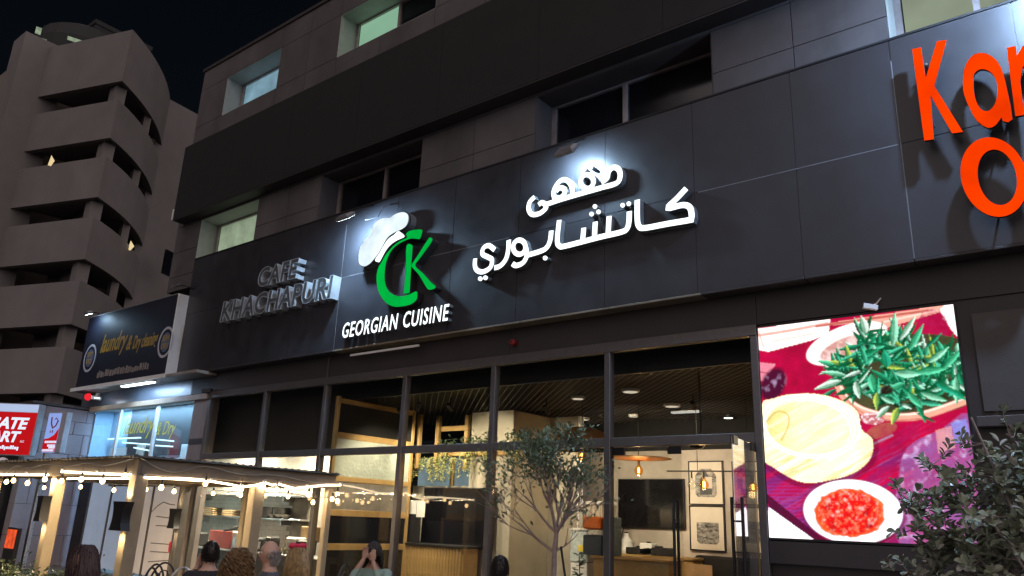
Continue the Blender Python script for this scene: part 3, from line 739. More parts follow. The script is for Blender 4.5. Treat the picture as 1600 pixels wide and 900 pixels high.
# orange sign, cut by the picture's edge
e = thing('orange_sign', 'big flat orange letters standing off the sign band at the right', 'sign', (-.5, YF, 5.5))
YO = -.47; p = zt((1100, 0), 2.368, YO)
Ks = [(770, 182), (803, 175), (820, 290), (862, 152), (898, 148), (852, 318), (958, 488), (918, 493), (838, 352), (850, 515), (815, 520)]
MB().prism([p(q) for q in Ks], YO, YO+.05, 0, 1).build('letter', [M_face_orange, M_return_dark], e)
a_o = [(958, 310), (963, 255), (985, 213), (1015, 196), (1050, 200), (1085, 226), (1106, 270), (1121, 330), (1141, 441), (1106, 448), (1101, 434), (1080, 462), (1050, 473), (1010, 447), (983, 400), (963, 350)]
a_i = [(996, 290), (1006, 265), (1030, 255), (1060, 266), (1080, 295), (1086, 340), (1076, 385), (1050, 411), (1021, 400), (1001, 355)]
MB().prism([p(q) for q in smooth_closed(a_o, 2)], YO, YO+.05, 0, 1, [[p(q) for q in smooth_closed(a_i, 3)]]).build('letter', [M_face_orange, M_return_dark], e)
n_o = [(1120, 176), (1152, 170), (1158, 205), (1178, 172), (1215, 152), (1255, 165), (1278, 210), (1302, 405), (1268, 412), (1248, 250), (1228, 210), (1200, 215), (1178, 250), (1170, 300), (1184, 425), (1152, 430)]
MB().prism([p(q) for q in n_o], YO, YO+.05, 0, 1).build('letter', [M_face_orange, M_return_dark], e)
o_o = [p((1073+123*math.cos(t)+18*math.sin(t), 655+147*math.sin(t))) for t in [2*math.pi*i/48 for i in range(48)]]
o_i = [p((1085+72*math.cos(t)+12*math.sin(t), 656+103*math.sin(t))) for t in [2*math.pi*i/40 for i in range(40)]]
MB().prism(o_o, YO, YO+.05, 0, 1, [o_i]).build('letter', [M_face_orange, M_return_dark], e)
for q in ((820, 230), (838, 440), (975, 300), (1120, 400), (965, 660), (1080, 785), (1140, 240), (1075, 525)):
    c = p(q); MB().tube([(c[0], YO+.045, c[1]), (c[0], YF, c[1])], .012, 6).build('standoff', M_steel, e)
# ------------------------------------------------------------------ floodlights on the sign band
M_lens = emis('flood_lens', (.82, .95, 1.0), 14.0)
def flood(label, head, base, power, aim, col=(.70, .88, 1.0), on=True, size=.36):
    e = thing('floodlight', label, 'floodlight', base, 'floodlights on the sign bands')
    head = Vector(head); base = Vector(base); aim = Vector(aim)
    d = (aim-head).normalized(); sx = Vector((1, 0, 0)); up = sx.cross(d).normalized()
    hs = MB()
    vs = []
    for (k, s1, s2) in ((0, size/2, size*.34), (-.05, size/2, size*.34), (-.09, size*.36, size*.22)):
        for a, b in ((-1, -1), (1, -1), (1, 1), (-1, 1)): vs.append(head+d*k+sx*a*s1+up*b*s2)
    hs.add(vs, [(0, 1, 2, 3), (0, 4, 5, 1), (1, 5, 6, 2), (2, 6, 7, 3), (3, 7, 4, 0), (4, 8, 9, 5), (5, 9, 10, 6), (6, 10, 11, 7), (7, 11, 8, 4), (11, 10, 9, 8)])
    hs.build('housing', mat('flood_housing', (.2, .2, .21), .4, metal=.5), e)
    ln = [head+d*.004+sx*a*size*.44+up*b*size*.28 for a, b in ((-1, -1), (1, -1), (1, 1), (-1, 1))]
    MB().add(ln, [(0, 1, 2, 3)]).build('lens', M_lens if on else mat('dull_lens', (.35, .33, .3), .3), e)
    MB().tube([base, (base+head)/2+Vector((0, 0, .05)), head-d*.07], .014, 6).build('arm', M_blackmet, e)
    MB().cbox(base.x-.06, base.x+.06, base.y-.02, base.y+.05, base.z-.04, base.z+.04, .005).build('bracket', M_blackmet, e)
    if on:
        l = lamp('light', 'AREA', head+d*.012, power, col, e, shape='RECTANGLE', size=size*.8, size_y=size*.5, aim=head+d)
h1 = at(541, 341, -.88)
flood('lit floodlight on a bent arm above the chef hat logo', h1, (h1.x, YF, FZ1-.02), 130, (h1.x+.05, YF+.0, h1.z-.75), (.44, .70, 1.0))
h2 = at(886, 238, -.70)
flood('lit floodlight above the Arabic lettering', h2, (h2.x, YF, FZ1-.02), 62, (h2.x, YF, h2.z-.38), (.46, .72, 1.0))
flood('lit floodlight above the orange letters, at the picture edge', (.12, -1.55, 8.5), (.12, YF, FZ1-.02), 460, (-.5, YF, 6.6), (.42, .64, 1.0))
flood('switched off floodlight at the right end of the laundry sign', at(274, 449, -.85), (at(274, 449, -.85).x+.1, -.45, 6.95), 0, at(262, 500, -.5), on=False, size=.22)
h4 = at(139, 491, -.85)
flood('lit floodlight at the left end of the laundry sign', h4, (h4.x, -.50, 6.88), 9, (h4.x+.02, -.50, h4.z-.75), (.45, .72, 1.0), size=.24)
# small camera over the big screen
e = thing('security_camera', 'small pale security camera above the big LED screen', 'camera', at(1375, 470, 0)-Vector((0, .0, 0)))
c = at(1362, 478, -.18); b0 = at(1376, 466, 0)
MB().tube([b0, (b0+c)/2+Vector((0, 0, -.02)), c], .01, 6).build('arm', M_white, e)
MB().beam(c+Vector((-.09, -.03, .01)), c+Vector((.05, .05, -.02)), .06, .055).build('housing', M_white, e)
MB().beam(c+Vector((-.095, -.032, .011)), c+Vector((-.09, -.03, .01)), .045, .04).build('lens', M_black, e)
c = at(324, 611, -.1)
e = thing('security_camera', 'dark bullet camera on the header left of the dark panes', 'camera', c)
MB().beam(c+Vector((-.12, -.05, 0)), c+Vector((.1, .05, .01)), .09, .09).build('housing', M_black, e)
MB().tube([c+Vector((.1, .05, .01)), c+Vector((.28, .11, .0))], .015, 6).build('arm', M_black, e)
c = at(802, 535, -.06)
e = thing('alarm_sounder', 'small round red alarm on the brown band above the glass', 'alarm', c)
MB().lathe(c, [(.001, -.05), (.04, -.05), (.055, -.03), (.055, .055)], 14, axis='y').build('case', mat('red_plastic', (.25, .02, .02), .4), e)
MB().lathe(c, [(.001, -.06), (.018, -.058), (.02, -.049)], 10, axis='y').build('sounder', M_black, e)

# ------------------------------------------------------------------ laundry
M_sign_navy = mat('navy_sign_print', (.005, .007, .018), .6, var=.2, scale=2)
M_yellow = mat('yellow_print', (.34, .22, .035), .5, var=.12, scale=5)
e = thing('laundry_sign', 'navy box sign with yellow script over the laundry windows', 'sign', (-20.8, 0, 4.8))
SX0, SX1, SY, SZ0, SZ1 = -23.33, -18.405, -.52, 4.80, 6.84
MB().box(SX0, SX1-.012, SY, .05, SZ0, SZ1).build('face', M_sign_navy, e)
MB().cbox(SX1-.010, SX1+.02, SY-.01, .05, SZ0-.01, SZ1+.02, .005).build('end_panel', M_white, e)
MB().box(SX0-.02, SX1-.012, SY-.012, SY+.1, SZ1+.002, SZ1+.03).build('top_trim', M_pale, e)
p = zt((120, 460), 6.0, SY)
def script(s, q0, q1, z0, z1, nm, m, off=.004, sh=.35, bold=.02):
    a = p(q0); b = p(q1)
    letters(e, s, lin(Vector((a[0], 0, z0)), Vector((b[0], 0, z0)), Vector((a[0], 0, z1)), Vector((b[0], 0, z1))), SY-off, SY-.001, [m, m], name=nm, bold=bold, shear=sh)
script('laundry', (228, 490), (475, 430), 5.53, 6.22, 'letter', M_yellow)
script('&', (478, 425), (525, 400), 5.62, 6.02, 'letter', M_yellow)
script('Dry cleaning', (540, 400), (770, 360), 5.50, 5.98, 'letter', M_yellow)
def roundel(cx, cz):
    r = .36
    MB().prism([(cx+r*math.cos(t), cz+r*1.12*math.sin(t)) for t in [2*math.pi*i/32 for i in range(32)]], SY-.006, SY-.001, 0, 0, [[(cx+r*.84*math.cos(t), cz+r*.94*math.sin(t)) for t in [2*math.pi*i/32 for i in range(32)]]]).build('roundel', mat('pale_print', (.42, .42, .46), .5, var=.1), e)
    MB().prism([(cx+r*.62*math.cos(t), cz+r*.7*math.sin(t)) for t in [2*math.pi*i/28 for i in range(28)]], SY-.004, SY-.001).build('roundel_centre', mat('blue_print', (.08, .11, .2), .5), e)
    letters(e, 'SEW', lin(Vector((cx-.17, 0, cz+.03)), Vector((cx+.17, 0, cz+.03)), Vector((cx-.17, 0, cz+.19)), Vector((cx+.17, 0, cz+.19))), SY-.009, SY-.005, [M_yellow, M_yellow], bold=.01)
    letters(e, 'DRY', lin(Vector((cx-.17, 0, cz-.17)), Vector((cx+.17, 0, cz-.17)), Vector((cx-.17, 0, cz-.02)), Vector((cx+.17, 0, cz-.02))), SY-.009, SY-.005, [M_yellow, M_yellow], bold=.01)
c = p((832, 448)); roundel(c[0], c[1]); c = p((122, 598)); roundel(c[0], c[1])
a = p((185, 790)); b = p((660, 695)); mb = MB(); x = a[0]; rnd = random.Random(4)
while x < b[0]:
    wd_ = rnd.uniform(.05, .13); z = 4.98+rnd.uniform(0, .03); mb.box(x, x+wd_, SY-.005, SY-.001, z, z+rnd.uniform(.12, .2)); x += wd_+rnd.uniform(.02, .05)
o = mb.build('small_print', mat('dull_print', (.22, .19, .17), .6), e); o['kind'] = 'stuff'
# canopy with fluorescent tubes under the sign
e = thing('laundry_canopy', 'thin pale canopy ledge under the laundry sign', 'canopy', (-20.8, 0, 4.7))
MB().cbox(-23.5, -16.9, -.56, -.02, 4.70, 4.775, .01).build('slab', mat('canopy_paint', (.30, .27, .24), .6, stain=.3), e)
MB().box(-23.5, -18.3, -.585, -.562, 4.69, 4.79).build('edge_trim', M_white, e)
a = at(192, 601, -.48); b = at(241, 594, -.48)
e = thing('fluorescent_batten', 'glowing white tube batten under the laundry sign', 'light', (a.x, -.48, 4.68))
MB().cbox(a.x, b.x, -.54, -.42, 4.655, 4.698, .006).build('body', M_white, e)
MB().box(a.x+.02, b.x-.02, -.535, -.425, 4.630, 4.654).build('tube', emis('tube_white', (.75, .88, 1.0), 7), e)
lamp('light', 'AREA', ((a.x+b.x)/2, -.48, 4.622), 40, (.42, .66, 1.0), e, shape='RECTANGLE', size=abs(b.x-a.x), size_y=.12, aim=((a.x+b.x)/2, -.30, 3.9))
c = at(152, 620, -.35)
e = thing('downlight', 'small bright white lamp hanging under the canopy corner', 'light', c)
MB().lathe(c, [(.001, .1), (.05, .1), (.06, .02), (.075, -.02), (.07, -.03)], 12).build('housing', M_white, e)
MB().lathe(c+Vector((0, 0, -.036)), [(.001, 0), (.065, 0), (.065, .004), (.001, .004)], 12).build('lens', emis('tube_white', (1, 1, 1), 7), e)
lamp('light', 'POINT', c-Vector((0, 0, .1)), 3, (.7, .85, 1), e, shadow_soft_size=.06)
c = at(137, 620, -.4)
e = thing('warning_lamp', 'round red lamp beside the canopy corner', 'light', c)
MB().lathe(c, [(.001, -.07), (.07, -.06), (.10, -.02), (.10, .05)], 14, axis='y').build('lens', emis('red_lamp', (.75, .02, .03), .8), e)
MB().cbox(c.x-.05, c.x+.05, c.y+.05, -.02, c.z-.05, c.z+.05, .005).build('mount', M_white, e)
# laundry front
e = thing('laundry_shop_front', 'laundry front of blue lit glass over frosted lower panels', 'shop front', (-20, 0, 0))
MB().cbox(-23.2, -17.1, -.10, .04, 4.16, 4.30, .01).build('head_rail', mat('tan_trim', (.34, .26, .18), .55, stain=.2), e)
M_blue_in = emis('laundry_blue_panel', (.010, .10, .62), .62, .3, 1.2)
LW = [(-22.95, -21.50), (-21.40, -19.52), (-19.44, -17.76)]
for i, (a, b) in enumerate(LW):
    MB().box(a, b, 0.0, .012, 2.80, 4.15).build('pane', M_glass, e)
for X in (-21.45, -19.48):
    MB().cbox(X-.045, X+.045, -.03, .04, 2.76, 4.155, .006).build('glazing_bar', M_white, e)
MB().cbox(-23.0, -17.74, -.04, .05, 2.66, 2.79, .01).build('transom', M_white, e)
# inside: blue wall with the painted name, shelves of fluorescent light, pale counter
M_lw = mat('laundry_wall', (.35, .5, .62), .6, var=.1)
MB().box(-23.2, -17.74, .60, .64, 0, 4.3).build('back_wall', M_lw, e)
MB().box(-23.2, -23.14, .1, .6, 0, 4.3).build('side_wall', M_lw, e)
MB().box(-17.78, -17.74, .26, .6, 0, 4.3).build('side_wall', M_lw, e)
MB().box(-23.2, -17.74, .06, .6, 4.24, 4.3).build('ceiling', M_white, e)
MB().box(-21.9, -19.2, .57, .598, 3.52, 4.20).build('name_board', M_blue_in, e)
zt6 = lambda x, y, Y: at(140+x/6.43, 590+y/6.43, Y)
a = zt6(330, 575, .56); b = zt6(640, 560, .56); zz = 3.42
M_ylit = emis('lit_yellow_name', (.62, .68, .12), .62)
letters(e, 'laundry', lin(Vector((a.x, 0, zz)), Vector((b.x, 0, zz)), Vector((a.x, 0, zz+.62)), Vector((b.x, 0, zz+.62))), .555, .568, [M_ylit, M_ylit], bold=-.004, shear=.45)
a = zt6(660, 575, .56)
letters(e, '& Dry', lin(Vector((a.x, 0, zz-.05)), Vector((a.x+1.0, 0, zz-.05)), Vector((a.x, 0, zz+.42)), Vector((a.x+1.0, 0, zz+.42))), .555, .568, [M_ylit, M_ylit], bold=-.004, shear=.4)
for (q0, q1) in (((190, 617), (510, 603)), ((335, 652), (605, 672)), ((680, 622), (840, 638)), ((670, 682), (830, 692)), ((450, 704), (595, 732))):
    MB().beam(zt6(*q0, .5), zt6(*q1, .5), .05, .03).build('tube_light', emis('laundry_tube', (.45, .78, 1.0), 2.2), e)
lamp('light', 'AREA', (-20.3, .28, 4.2), 170, (.30, .62, 1.0), e, shape='RECTANGLE', size=4.5, size_y=.2, aim=(-20.3, .42, 3.0))
for X0, X1, Z1 in ((-22.8, -21.9, 3.2), (-21.3, -20.9, 3.25), (-19.0, -18.6, 3.2), (-18.3, -17.9, 3.3)):
    MB().cbox(X0, X1, .52, .59, 2.3, Z1, .01).build('machine', M_white, e)
# lower part: film covered panels and a door
PX = [(-23.0, -22.35, 'dark'), (-22.30, -21.15, 'blue'), (-21.08, -20.02, 'blue'), (-19.95, -19.0, 'cream'), (-18.95, -17.78, 'cream')]
M_bluefilm = mat('streaked_blue_film', (.42, .45, .52), .35, var=.25, scale=1.4, stain=.35, emit=(.30, .38, .52), estr=.32)  # emission paints in the light from behind the film
M_creamfilm = mat('cream_film', (.52, .46, .42), .4, var=.1, scale=2, stain=.22, emit=(.5, .43, .38), estr=.30)  # glows by itself in place of the room light behind it
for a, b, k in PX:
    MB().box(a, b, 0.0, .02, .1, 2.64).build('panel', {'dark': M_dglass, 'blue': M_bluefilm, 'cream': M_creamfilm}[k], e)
for X in (-22.325, -21.115, -19.985, -18.975, -17.75):
    MB().cbox(X-.028, X+.028, -.03, .03, 0, 2.66, .005).build('glazing_bar', M_alu, e)
# drawn lines on the cream film
mb = MB()
for q in ([(430, 455), (480, 405), (520, 380), (560, 395), (600, 400)], [(470, 480), (540, 490), (600, 490)], [(465, 545), (600, 552)], [(430, 668), (560, 678)], [(425, 728), (560, 735)], [(410, 800), (560, 790)]):
    pts = [at(140+a/4.5, 700+b/4.5, -.002) for a, b in q]
    for i in range(len(pts)-1): mb.beam(pts[i], pts[i+1], .004, .022)
mb.build('line_drawing', mat('pencil', (.16, .14, .13), .7), e)
c = at(265, 855, -.004); MB().prism([(c.x+.05*math.cos(t), c.z+.13*math.sin(t)) for t in [i*math.pi/8 for i in range(16)]], -.006, -.001).build('red_sticker', mat('red_print', (.6, .03, .06), .5, emit=(.6, .03, .06), estr=.15), e)

# ------------------------------------------------------------------ neighbour on the left: stone side wall, red shop sign, blade sign
e = thing('neighbour_building', 'grey stone building jutting out left of the laundry', 'building', (-25, 0, 0))
M_stone = mat('pink_grey_stone', (.26, .21, .225), .75, var=.1, scale=4, bump=.1, stain=.2)
zz = [0, .8, 1.6, 2.4, 2.95, 3.5, 3.85, 4.2]
for i in range(len(zz)-1):
    yy = [-1.5, -.95, -.4, .12] if i % 2 else [-1.5, -1.2, -.65, -.1, .12]
    for k in range(len(yy)-1):
        MB().cbox(-23.6, -23.22+random.uniform(-.004, .004), yy[k]+.004, yy[k+1]-.004, zz[i]+.004, zz[i+1]-.004, .006).build('stone_slab', M_stone, e)
MB().box(-34, -23.3, -1.48, 6, 0, 4.18).build('wall', M_brown, e)
MB().cbox(-34, -23.15, -1.6, .1, 4.21, 4.29, .01).build('coping', M_brown, e)
MB().cbox(-34, -23.62, -1.75, -1.49, 0, 2.5, .01).build('shop_glass', M_dglass, e)
for X in (-24.4, -26.2): MB().cbox(X-.08, X+.08, -1.80, -1.76, 0, 2.5, .01).build('mullion', mat('grey_mullion', (.4, .42, .5), .4, metal=.3), e)
# red sign
ang = math.atan2(.65, .85)
e = local('shop_sign', 'red lit box sign with white capitals GATE MART at the left edge', 'sign', (-22.28, -1.72, 2.78), ang)
MB().cbox(-3.2, 0, 0, .25, 0, 1.33, .012).build('box', mat('sign_side', (.3, .3, .33), .5), e)
MB().box(-3.18, -.03, -.004, .0, .02, 1.10).build('red_face', emis('red_face', (.56, .008, .012), .62, .08, 2), e)
MB().box(-3.18, -.03, -.005, .0, 1.11, 1.31).build('white_band', emis('pale_face', (.50, .60, .85), .62), e)
MB().tube([(-.6, .25, .6), (-.6, .9, .6)], .03, 8).build('bracket', M_steel, e)
M_sw = emis('sign_letters', (.72, .78, .98), .8)
def lf(x0, x1, z0, z1): return lin(Vector((x0, 0, z0)), Vector((x1, 0, z0)), Vector((x0, 0, z1)), Vector((x1, 0, z1)))
letters(e, 'GATE', lf(-1.27, -.20, .66, .97), -.010, -.005, [M_sw, M_sw], bold=.035, shear=.2, space=.95)
letters(e, 'MART', lf(-1.40, -.34, .33, .61), -.010, -.005, [M_sw, M_sw], bold=.035, shear=.2, space=.95)
letters(e, 'LLC', lf(-.32, -.22, .335, .385), -.010, -.005, [M_sw, M_sw])
mb = MB(); x = -1.7; rnd = random.Random(9)
while x < -.35:
    wd_ = rnd.uniform(.03, .06); mb.box(x, x+wd_, -.010, -.005, .155+rnd.choice((0, 0, -.03)), .215+rnd.choice((0, .0, .03))); x += wd_+.012
o = mb.build('small_print', M_sw, e); o['kind'] = 'stuff'
c = Vector((-22.75, -2.15, 2.66))
e = thing('downlight', 'pale greenish lamp shining under the red shop sign', 'light', c)
MB().lathe(c, [(.02, .06), (.10, .03), (.14, -.03), (.13, -.035)], 12).build('housing', M_white, e)
MB().lathe(c+Vector((0, 0, -.04)), [(.001, 0), (.12, 0), (.12, .004), (.001, .004)], 12).build('lens', emis('green_white', (.55, 1.0, .85), 4), e)
lamp('light', 'POINT', c-Vector((0, 0, .1)), 5, (.6, 1, .9), e, shadow_soft_size=.08)
# blade sign
e = local('blade_sign', 'narrow blue and red lit blade sign beside the red shop sign', 'sign', (at(98, 648, -1.45).x+.06, -1.45, 2.87), R(15))
MB().cbox(-.55, .12, .0, .16, 0, 1.02, .01).build('box', mat('sign_side', (.3, .3, .32), .5), e)
MB().box(-.54, -.06, -.005, 0, .0, 1.0).build('blue_face', emis('blue_face', (.30, .42, .88), .6), e)
MB().prism([(-.54, .02), (-.06, .02), (-.06, .62), (-.20, .44), (-.38, .36), (-.54, .34)], -.009, -.006).build('red_field', emis('red_face', (.6, 0, 0), .85), e)
mb = MB(); ribbon(mb, [(-.40, .90), (-.38, .74), (-.30, .62), (-.20, .68), (-.14, .82)], .045, -.010, -.006)
ribbon(mb, [(-.28, .84), (-.22, .88), (-.18, .82)], .025, -.010, -.006); ribbon(mb, [(-.36, .56), (-.36, .5)], .03, -.01, -.006); ribbon(mb, [(-.28, .57), (-.28, .5)], .03, -.01, -.006)
mb.build('emblem', mat('dark_red_print', (.25, .02, .06), .5), e)
mb = MB()
for z, x0, x1 in ((.24, -.48, -.09), (.15, -.36, -.09), (.10, -.3, -.1), (.03, -.52, -.12)):
    x = x0
    while x < x1: mb.box(x, x+.035, -.012, -.0095, z, z+.055); x += .048
o = mb.build('small_print', M_sw, e); o['kind'] = 'stuff'
MB().cbox(-.50, -.40, .02, .12, -2.86, -.002, .01).build('post', M_steel, e)
# orange lit box inside the left shop
c = at(17, 842, -1.9)
e = thing('orange_light_box', 'glowing orange advertising box low at the left edge', 'sign', (c.x, c.y, 0))
MB().cbox(c.x-.34, c.x+.30, c.y, c.y+.1, 0, c.z+.26, .01).build('case', M_black, e)
MB().box(c.x-.30, c.x+.27, c.y-.004, c.y, c.z-.22, c.z+.22).build('face', emis('orange_face', (.85, .10, .03), .6, .5, 6), e)
# ------------------------------------------------------------------ block with curved balconies behind
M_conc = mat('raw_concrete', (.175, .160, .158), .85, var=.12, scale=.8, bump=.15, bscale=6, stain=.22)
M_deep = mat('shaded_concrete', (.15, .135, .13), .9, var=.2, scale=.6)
tw = thing('balcony_block', 'tall concrete block with curved open balcony levels behind the shops', 'building', (-43, 8, 0))
C = Vector((-39.18, 5.13)); Lp = Vector((-45.1, 3.12)); E_ = Vector((-44.75, 10.35))
ctrl = (C+E_)/2+Vector((.686, .728))*0.9
path = [Lp.lerp(C, t) for t in (0, .33, .66, .9)]
path += [C*(1-t)**2+ctrl*2*t*(1-t)+E_*t*t for t in [i/14 for i in range(0, 15)]]
def ribbon_wall(z0, z1, inset, th, nm, m):
    mb = MB(); n = len(path); cen = Vector((-45, 7.0))
    A = [p+(cen-p).normalized()*inset for p in path]; B = [p+(cen-p).normalized()*(inset+th) for p in path]
    vs = [(a.x, a.y, z0) for a in A]+[(b.x, b.y, z0) for b in B]+[(a.x, a.y, z1) for a in A]+[(b.x, b.y, z1) for b in B]
    for i in range(n-1):
        mb.add([vs[i], vs[i+1], vs[2*n+i+1], vs[2*n+i]], [(0, 1, 2, 3)]); mb.add([vs[n+i], vs[n+i+1], vs[3*n+i+1], vs[3*n+i]], [(0, 1, 2, 3)])
        mb.add([vs[2*n+i], vs[2*n+i+1], vs[3*n+i+1], vs[3*n+i]], [(0, 1, 2, 3)]); mb.add([vs[i], vs[i+1], vs[n+i+1], vs[n+i]], [(0, 1, 2, 3)])
    mb.build(nm, m, tw, fix=True)
lev = [(22.12, 23.23), (18.82, 19.88), (15.47, 16.55), (12.12, 13.23), (8.82, 9.92), (5.5, 6.6)]
ztop = 26.4
for a, b in lev:
    ribbon_wall(b, ztop, 0.0, .35, 'parapet', M_conc); ztop = a
    mb = MB(); cen = Vector((-45, 7.0))
    pl = [p+(cen-p).normalized()*.3 for p in path]
    n = len(pl); mb.add([(q.x, q.y, b+.25) for q in pl]+[(q.x, q.y, b+.55) for q in pl], [tuple(range(n))[::-1], tuple(range(n, 2*n))]+[(i, (i+1) % n, n+(i+1) % n, n+i) for i in range(n)])
    mb.build('floor_slab', M_conc, tw)
    q = C+(cen-C).normalized()*1.05
    MB().box(q.x-.40, q.x+.30, q.y-.28, q.y+.3, a-.05, b+.3).build('column', M_conc, tw)
    q = path[11]+(cen-path[11]).normalized()*.4
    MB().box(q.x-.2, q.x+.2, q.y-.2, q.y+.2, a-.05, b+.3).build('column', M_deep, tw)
ribbon_wall(0, ztop, 0.0, .35, 'parapet', M_conc)
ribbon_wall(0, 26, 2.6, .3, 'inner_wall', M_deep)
MB().add([(q.x, q.y, 26.0) for q in path], [tuple(range(len(path)))]).build('roof', M_conc, tw)
# vertical fin and the flank left of it
MB().box(-46.6, -44.9, 1.9, 4.2, 0, 26.75).build('fin', M_conc, tw)
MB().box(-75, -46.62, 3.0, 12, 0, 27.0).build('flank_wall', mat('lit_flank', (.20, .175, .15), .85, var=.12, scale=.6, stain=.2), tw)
# stair tower to the right
a = atd(256, 150, 48.6); b = atd(326, 188, 52.0)
MB().add([(a.x, a.y, 0), (b.x, b.y, 0), (b.x-4, b.y+6, 0), (a.x-4, a.y+6, 0), (a.x, a.y, a.z), (b.x, b.y, b.z), (b.x-4, b.y+6, b.z), (a.x-4, a.y+6, a.z)],
         [(4, 5, 6, 7), (0, 1, 5, 4), (1, 2, 6, 5), (2, 3, 7, 6), (3, 0, 4, 7)]).build('stair_tower', M_conc, tw)
c = atd(262, 411, 48.7); d_ = (b-a); d_.z = 0; d_.normalize(); nn = Vector((d_.y, -d_.x, 0))
MB().beam(c-d_*.35+nn*.0, c+d_*.35+nn*.0, .12, 1.5).build('window', M_dglass, tw)
# small glowing shapes stand in for the lit parts of two balconies
for q0, sz, s in (((86, 252), .5, 1.5), ((204, 383), .5, 1.2)):
    d = ray(*q0); 
    c = atd(*q0, 42.6 if q0[0] < 100 else 45.6)
    if q0[0] < 100: c = c+Vector((0, -.2, 0))
    lv = MB().add([c+Vector((-.5, .0, -.45))*sz, c+Vector((.55, .18, -.2))*sz, c+Vector((-.30, .06, .62))*sz, c+Vector((-.5, .3, -.45))*sz], [(0, 1, 2), (0, 2, 3), (1, 2, 3), (0, 1, 3)]).build('lit_opening', emis('warm_opening', (.80, .62, .33), .7), tw)
# far tower, hardly visible against the sky
c = atd(52, 70, 170)
ft = thing('distant_tower', 'dark distant tower with a few lit windows against the night sky', 'building', (c.x, c.y, 0))
M_far = mat('far_tower', (.008, .008, .009), .8)
MB().lathe((c.x, c.y+9, 0), [(9, 0), (9, c.z+2), (8, c.z+5), (5, c.z+7), (.1, c.z+8)], 20).build('shaft', M_far, ft)
rnd = random.Random(5)
for (px, py, w_, h_) in ((50, 62, 1.6, 1.6), (60, 48, .8, 1.4), (58, 62, 2.6, 1.2), (44, 75, .9, .7), (51, 74, .7, .9), (118, 63, 2.4, .7), (66, 66, 1.4, .8), (121, 66, 1.0, .5)):
    q = atd(px, py, 163.0)
    MB().beam(q-Vector((ray(px, py).y, -ray(px, py).x, 0)).normalized()*w_*.6, q+Vector((ray(px, py).y, -ray(px, py).x, 0)).normalized()*w_*.6, .3, h_).build('lit_window', emis('far_lit', (.5, .62, .42), .35, .4, 1), ft)
c = atd(118, 66, 175)
ft = thing('distant_tower', 'dark far building top with one pale lamp right of the distant tower', 'building', (c.x, c.y, 0))
MB().box(c.x-9, c.x+9, c.y, c.y+12, 0, c.z+1).build('shaft', M_far, ft)
MB().box(c.x-9.2, c.x+9.2, c.y-.2, c.y+12.2, c.z+1, c.z+2).build('roof_edge', M_far, ft)
# ------------------------------------------------------------------ terrace pergola
M_wood = mat('pale_timber', (.30, .24, .16), .6, var=.16, scale=3, bump=.1, stain=.12)
M_sheet = mat('corrugated_sheet', (.09, .08, .072), .55, metal=.3, var=.2, scale=3, stain=.25)
M_valance = mat('taupe_beam', (.17, .14, .11), .65, var=.15, scale=4, bump=.08, stain=.15)
M_strip = emis('warm_led_strip', (1.0, .78, .52), 7.0)
M_bulb = emis('warm_bulb', (1.0, .66, .30), 9.0)
pg = thing('pergola', 'terrace pergola with corrugated roof and timber posts left of the glass front', 'pergola', (-16, -2, 0))
PXR, PXL, PYF, PYB = -12.0, -21.0, -4.0, -.14
ZT = 2.36
MB().cbox(PXL, PXR-.002, PYF, PYF+.06, 2.10, ZT, .008).build('edge_beam', M_valance, pg)
MB().cbox(PXR-.06, PXR, PYF+.062, PYB, 2.12, ZT-.004, .008).build('edge_beam', M_valance, pg)
MB().cbox(PXL, PXR-.062, PYB-.06, PYB, 2.12, ZT-.004, .008).build('edge_beam', M_valance, pg)
for i in range(9):
    y = PYF+.4+i*.41
    MB().cbox(PXL, PXR-.063, y-.03, y+.03, 2.18, ZT-.01, .006).build('rafter', M_wood, pg)
# corrugated sheets
def sheet(x0, x1):
    mb = MB(); n = int((x1-x0)/.0375); vs = []
    for i in range(n+1):
        x = x0+(x1-x0)*i/n; z = ZT+.022+.016*math.sin(i*math.pi/2)
        vs += [(x, PYF-.10, z), (x, PYB+.03, z), (x, PYF-.10, z+.004), (x, PYB+.03, z+.004)]
    fs = []
    for i in range(n):
        a = 4*i; fs += [(a, a+4, a+5, a+1), (a+2, a+3, a+7, a+6), (a, a+2, a+6, a+4), (a+1, a+5, a+7, a+3)]
    mb.add(vs, fs).build('roof_sheet', M_sheet, pg)
for i in range(9): sheet(PXL+i*1.005, PXL+(i+1)*1.005+.04)
mb = MB(); n = 110; vs = []      # ribbed trim along the right edge
for i in range(n+1):
    y = PYF-.10+(PYB-PYF+.10)*i/n; z = ZT+.03+.014*math.sin(i*math.pi/2)
    vs += [(PXR+.012, y, ZT-.01), (PXR+.012, y, z+.01), (PXR+.03, y, ZT-.01), (PXR+.03, y, z+.01)]
mb.add(vs, [f for i in range(n) for a in (4*i,) for f in ((a, a+4, a+5, a+1), (a+2, a+3, a+7, a+6), (a+1, a+5, a+7, a+3))]).build('edge_trim', M_sheet, pg)
posts = [(-12.1, -3.9, .2), (-14.92, -3.9, .18), (-17.8, -3.9, .18), (-12.1, -1.78, .2), (-16.9, -.36, .16), (-12.06, -.24, .12), (-14.5, -.36, .14)]
for x, y, w_ in posts:
    MB().cbox(x-w_/2, x+w_/2, y-w_/2, y+w_/2, 0, 2.11, .01).build('post', M_wood if (x, y) != (-16.9, -.36) else M_alu, pg)
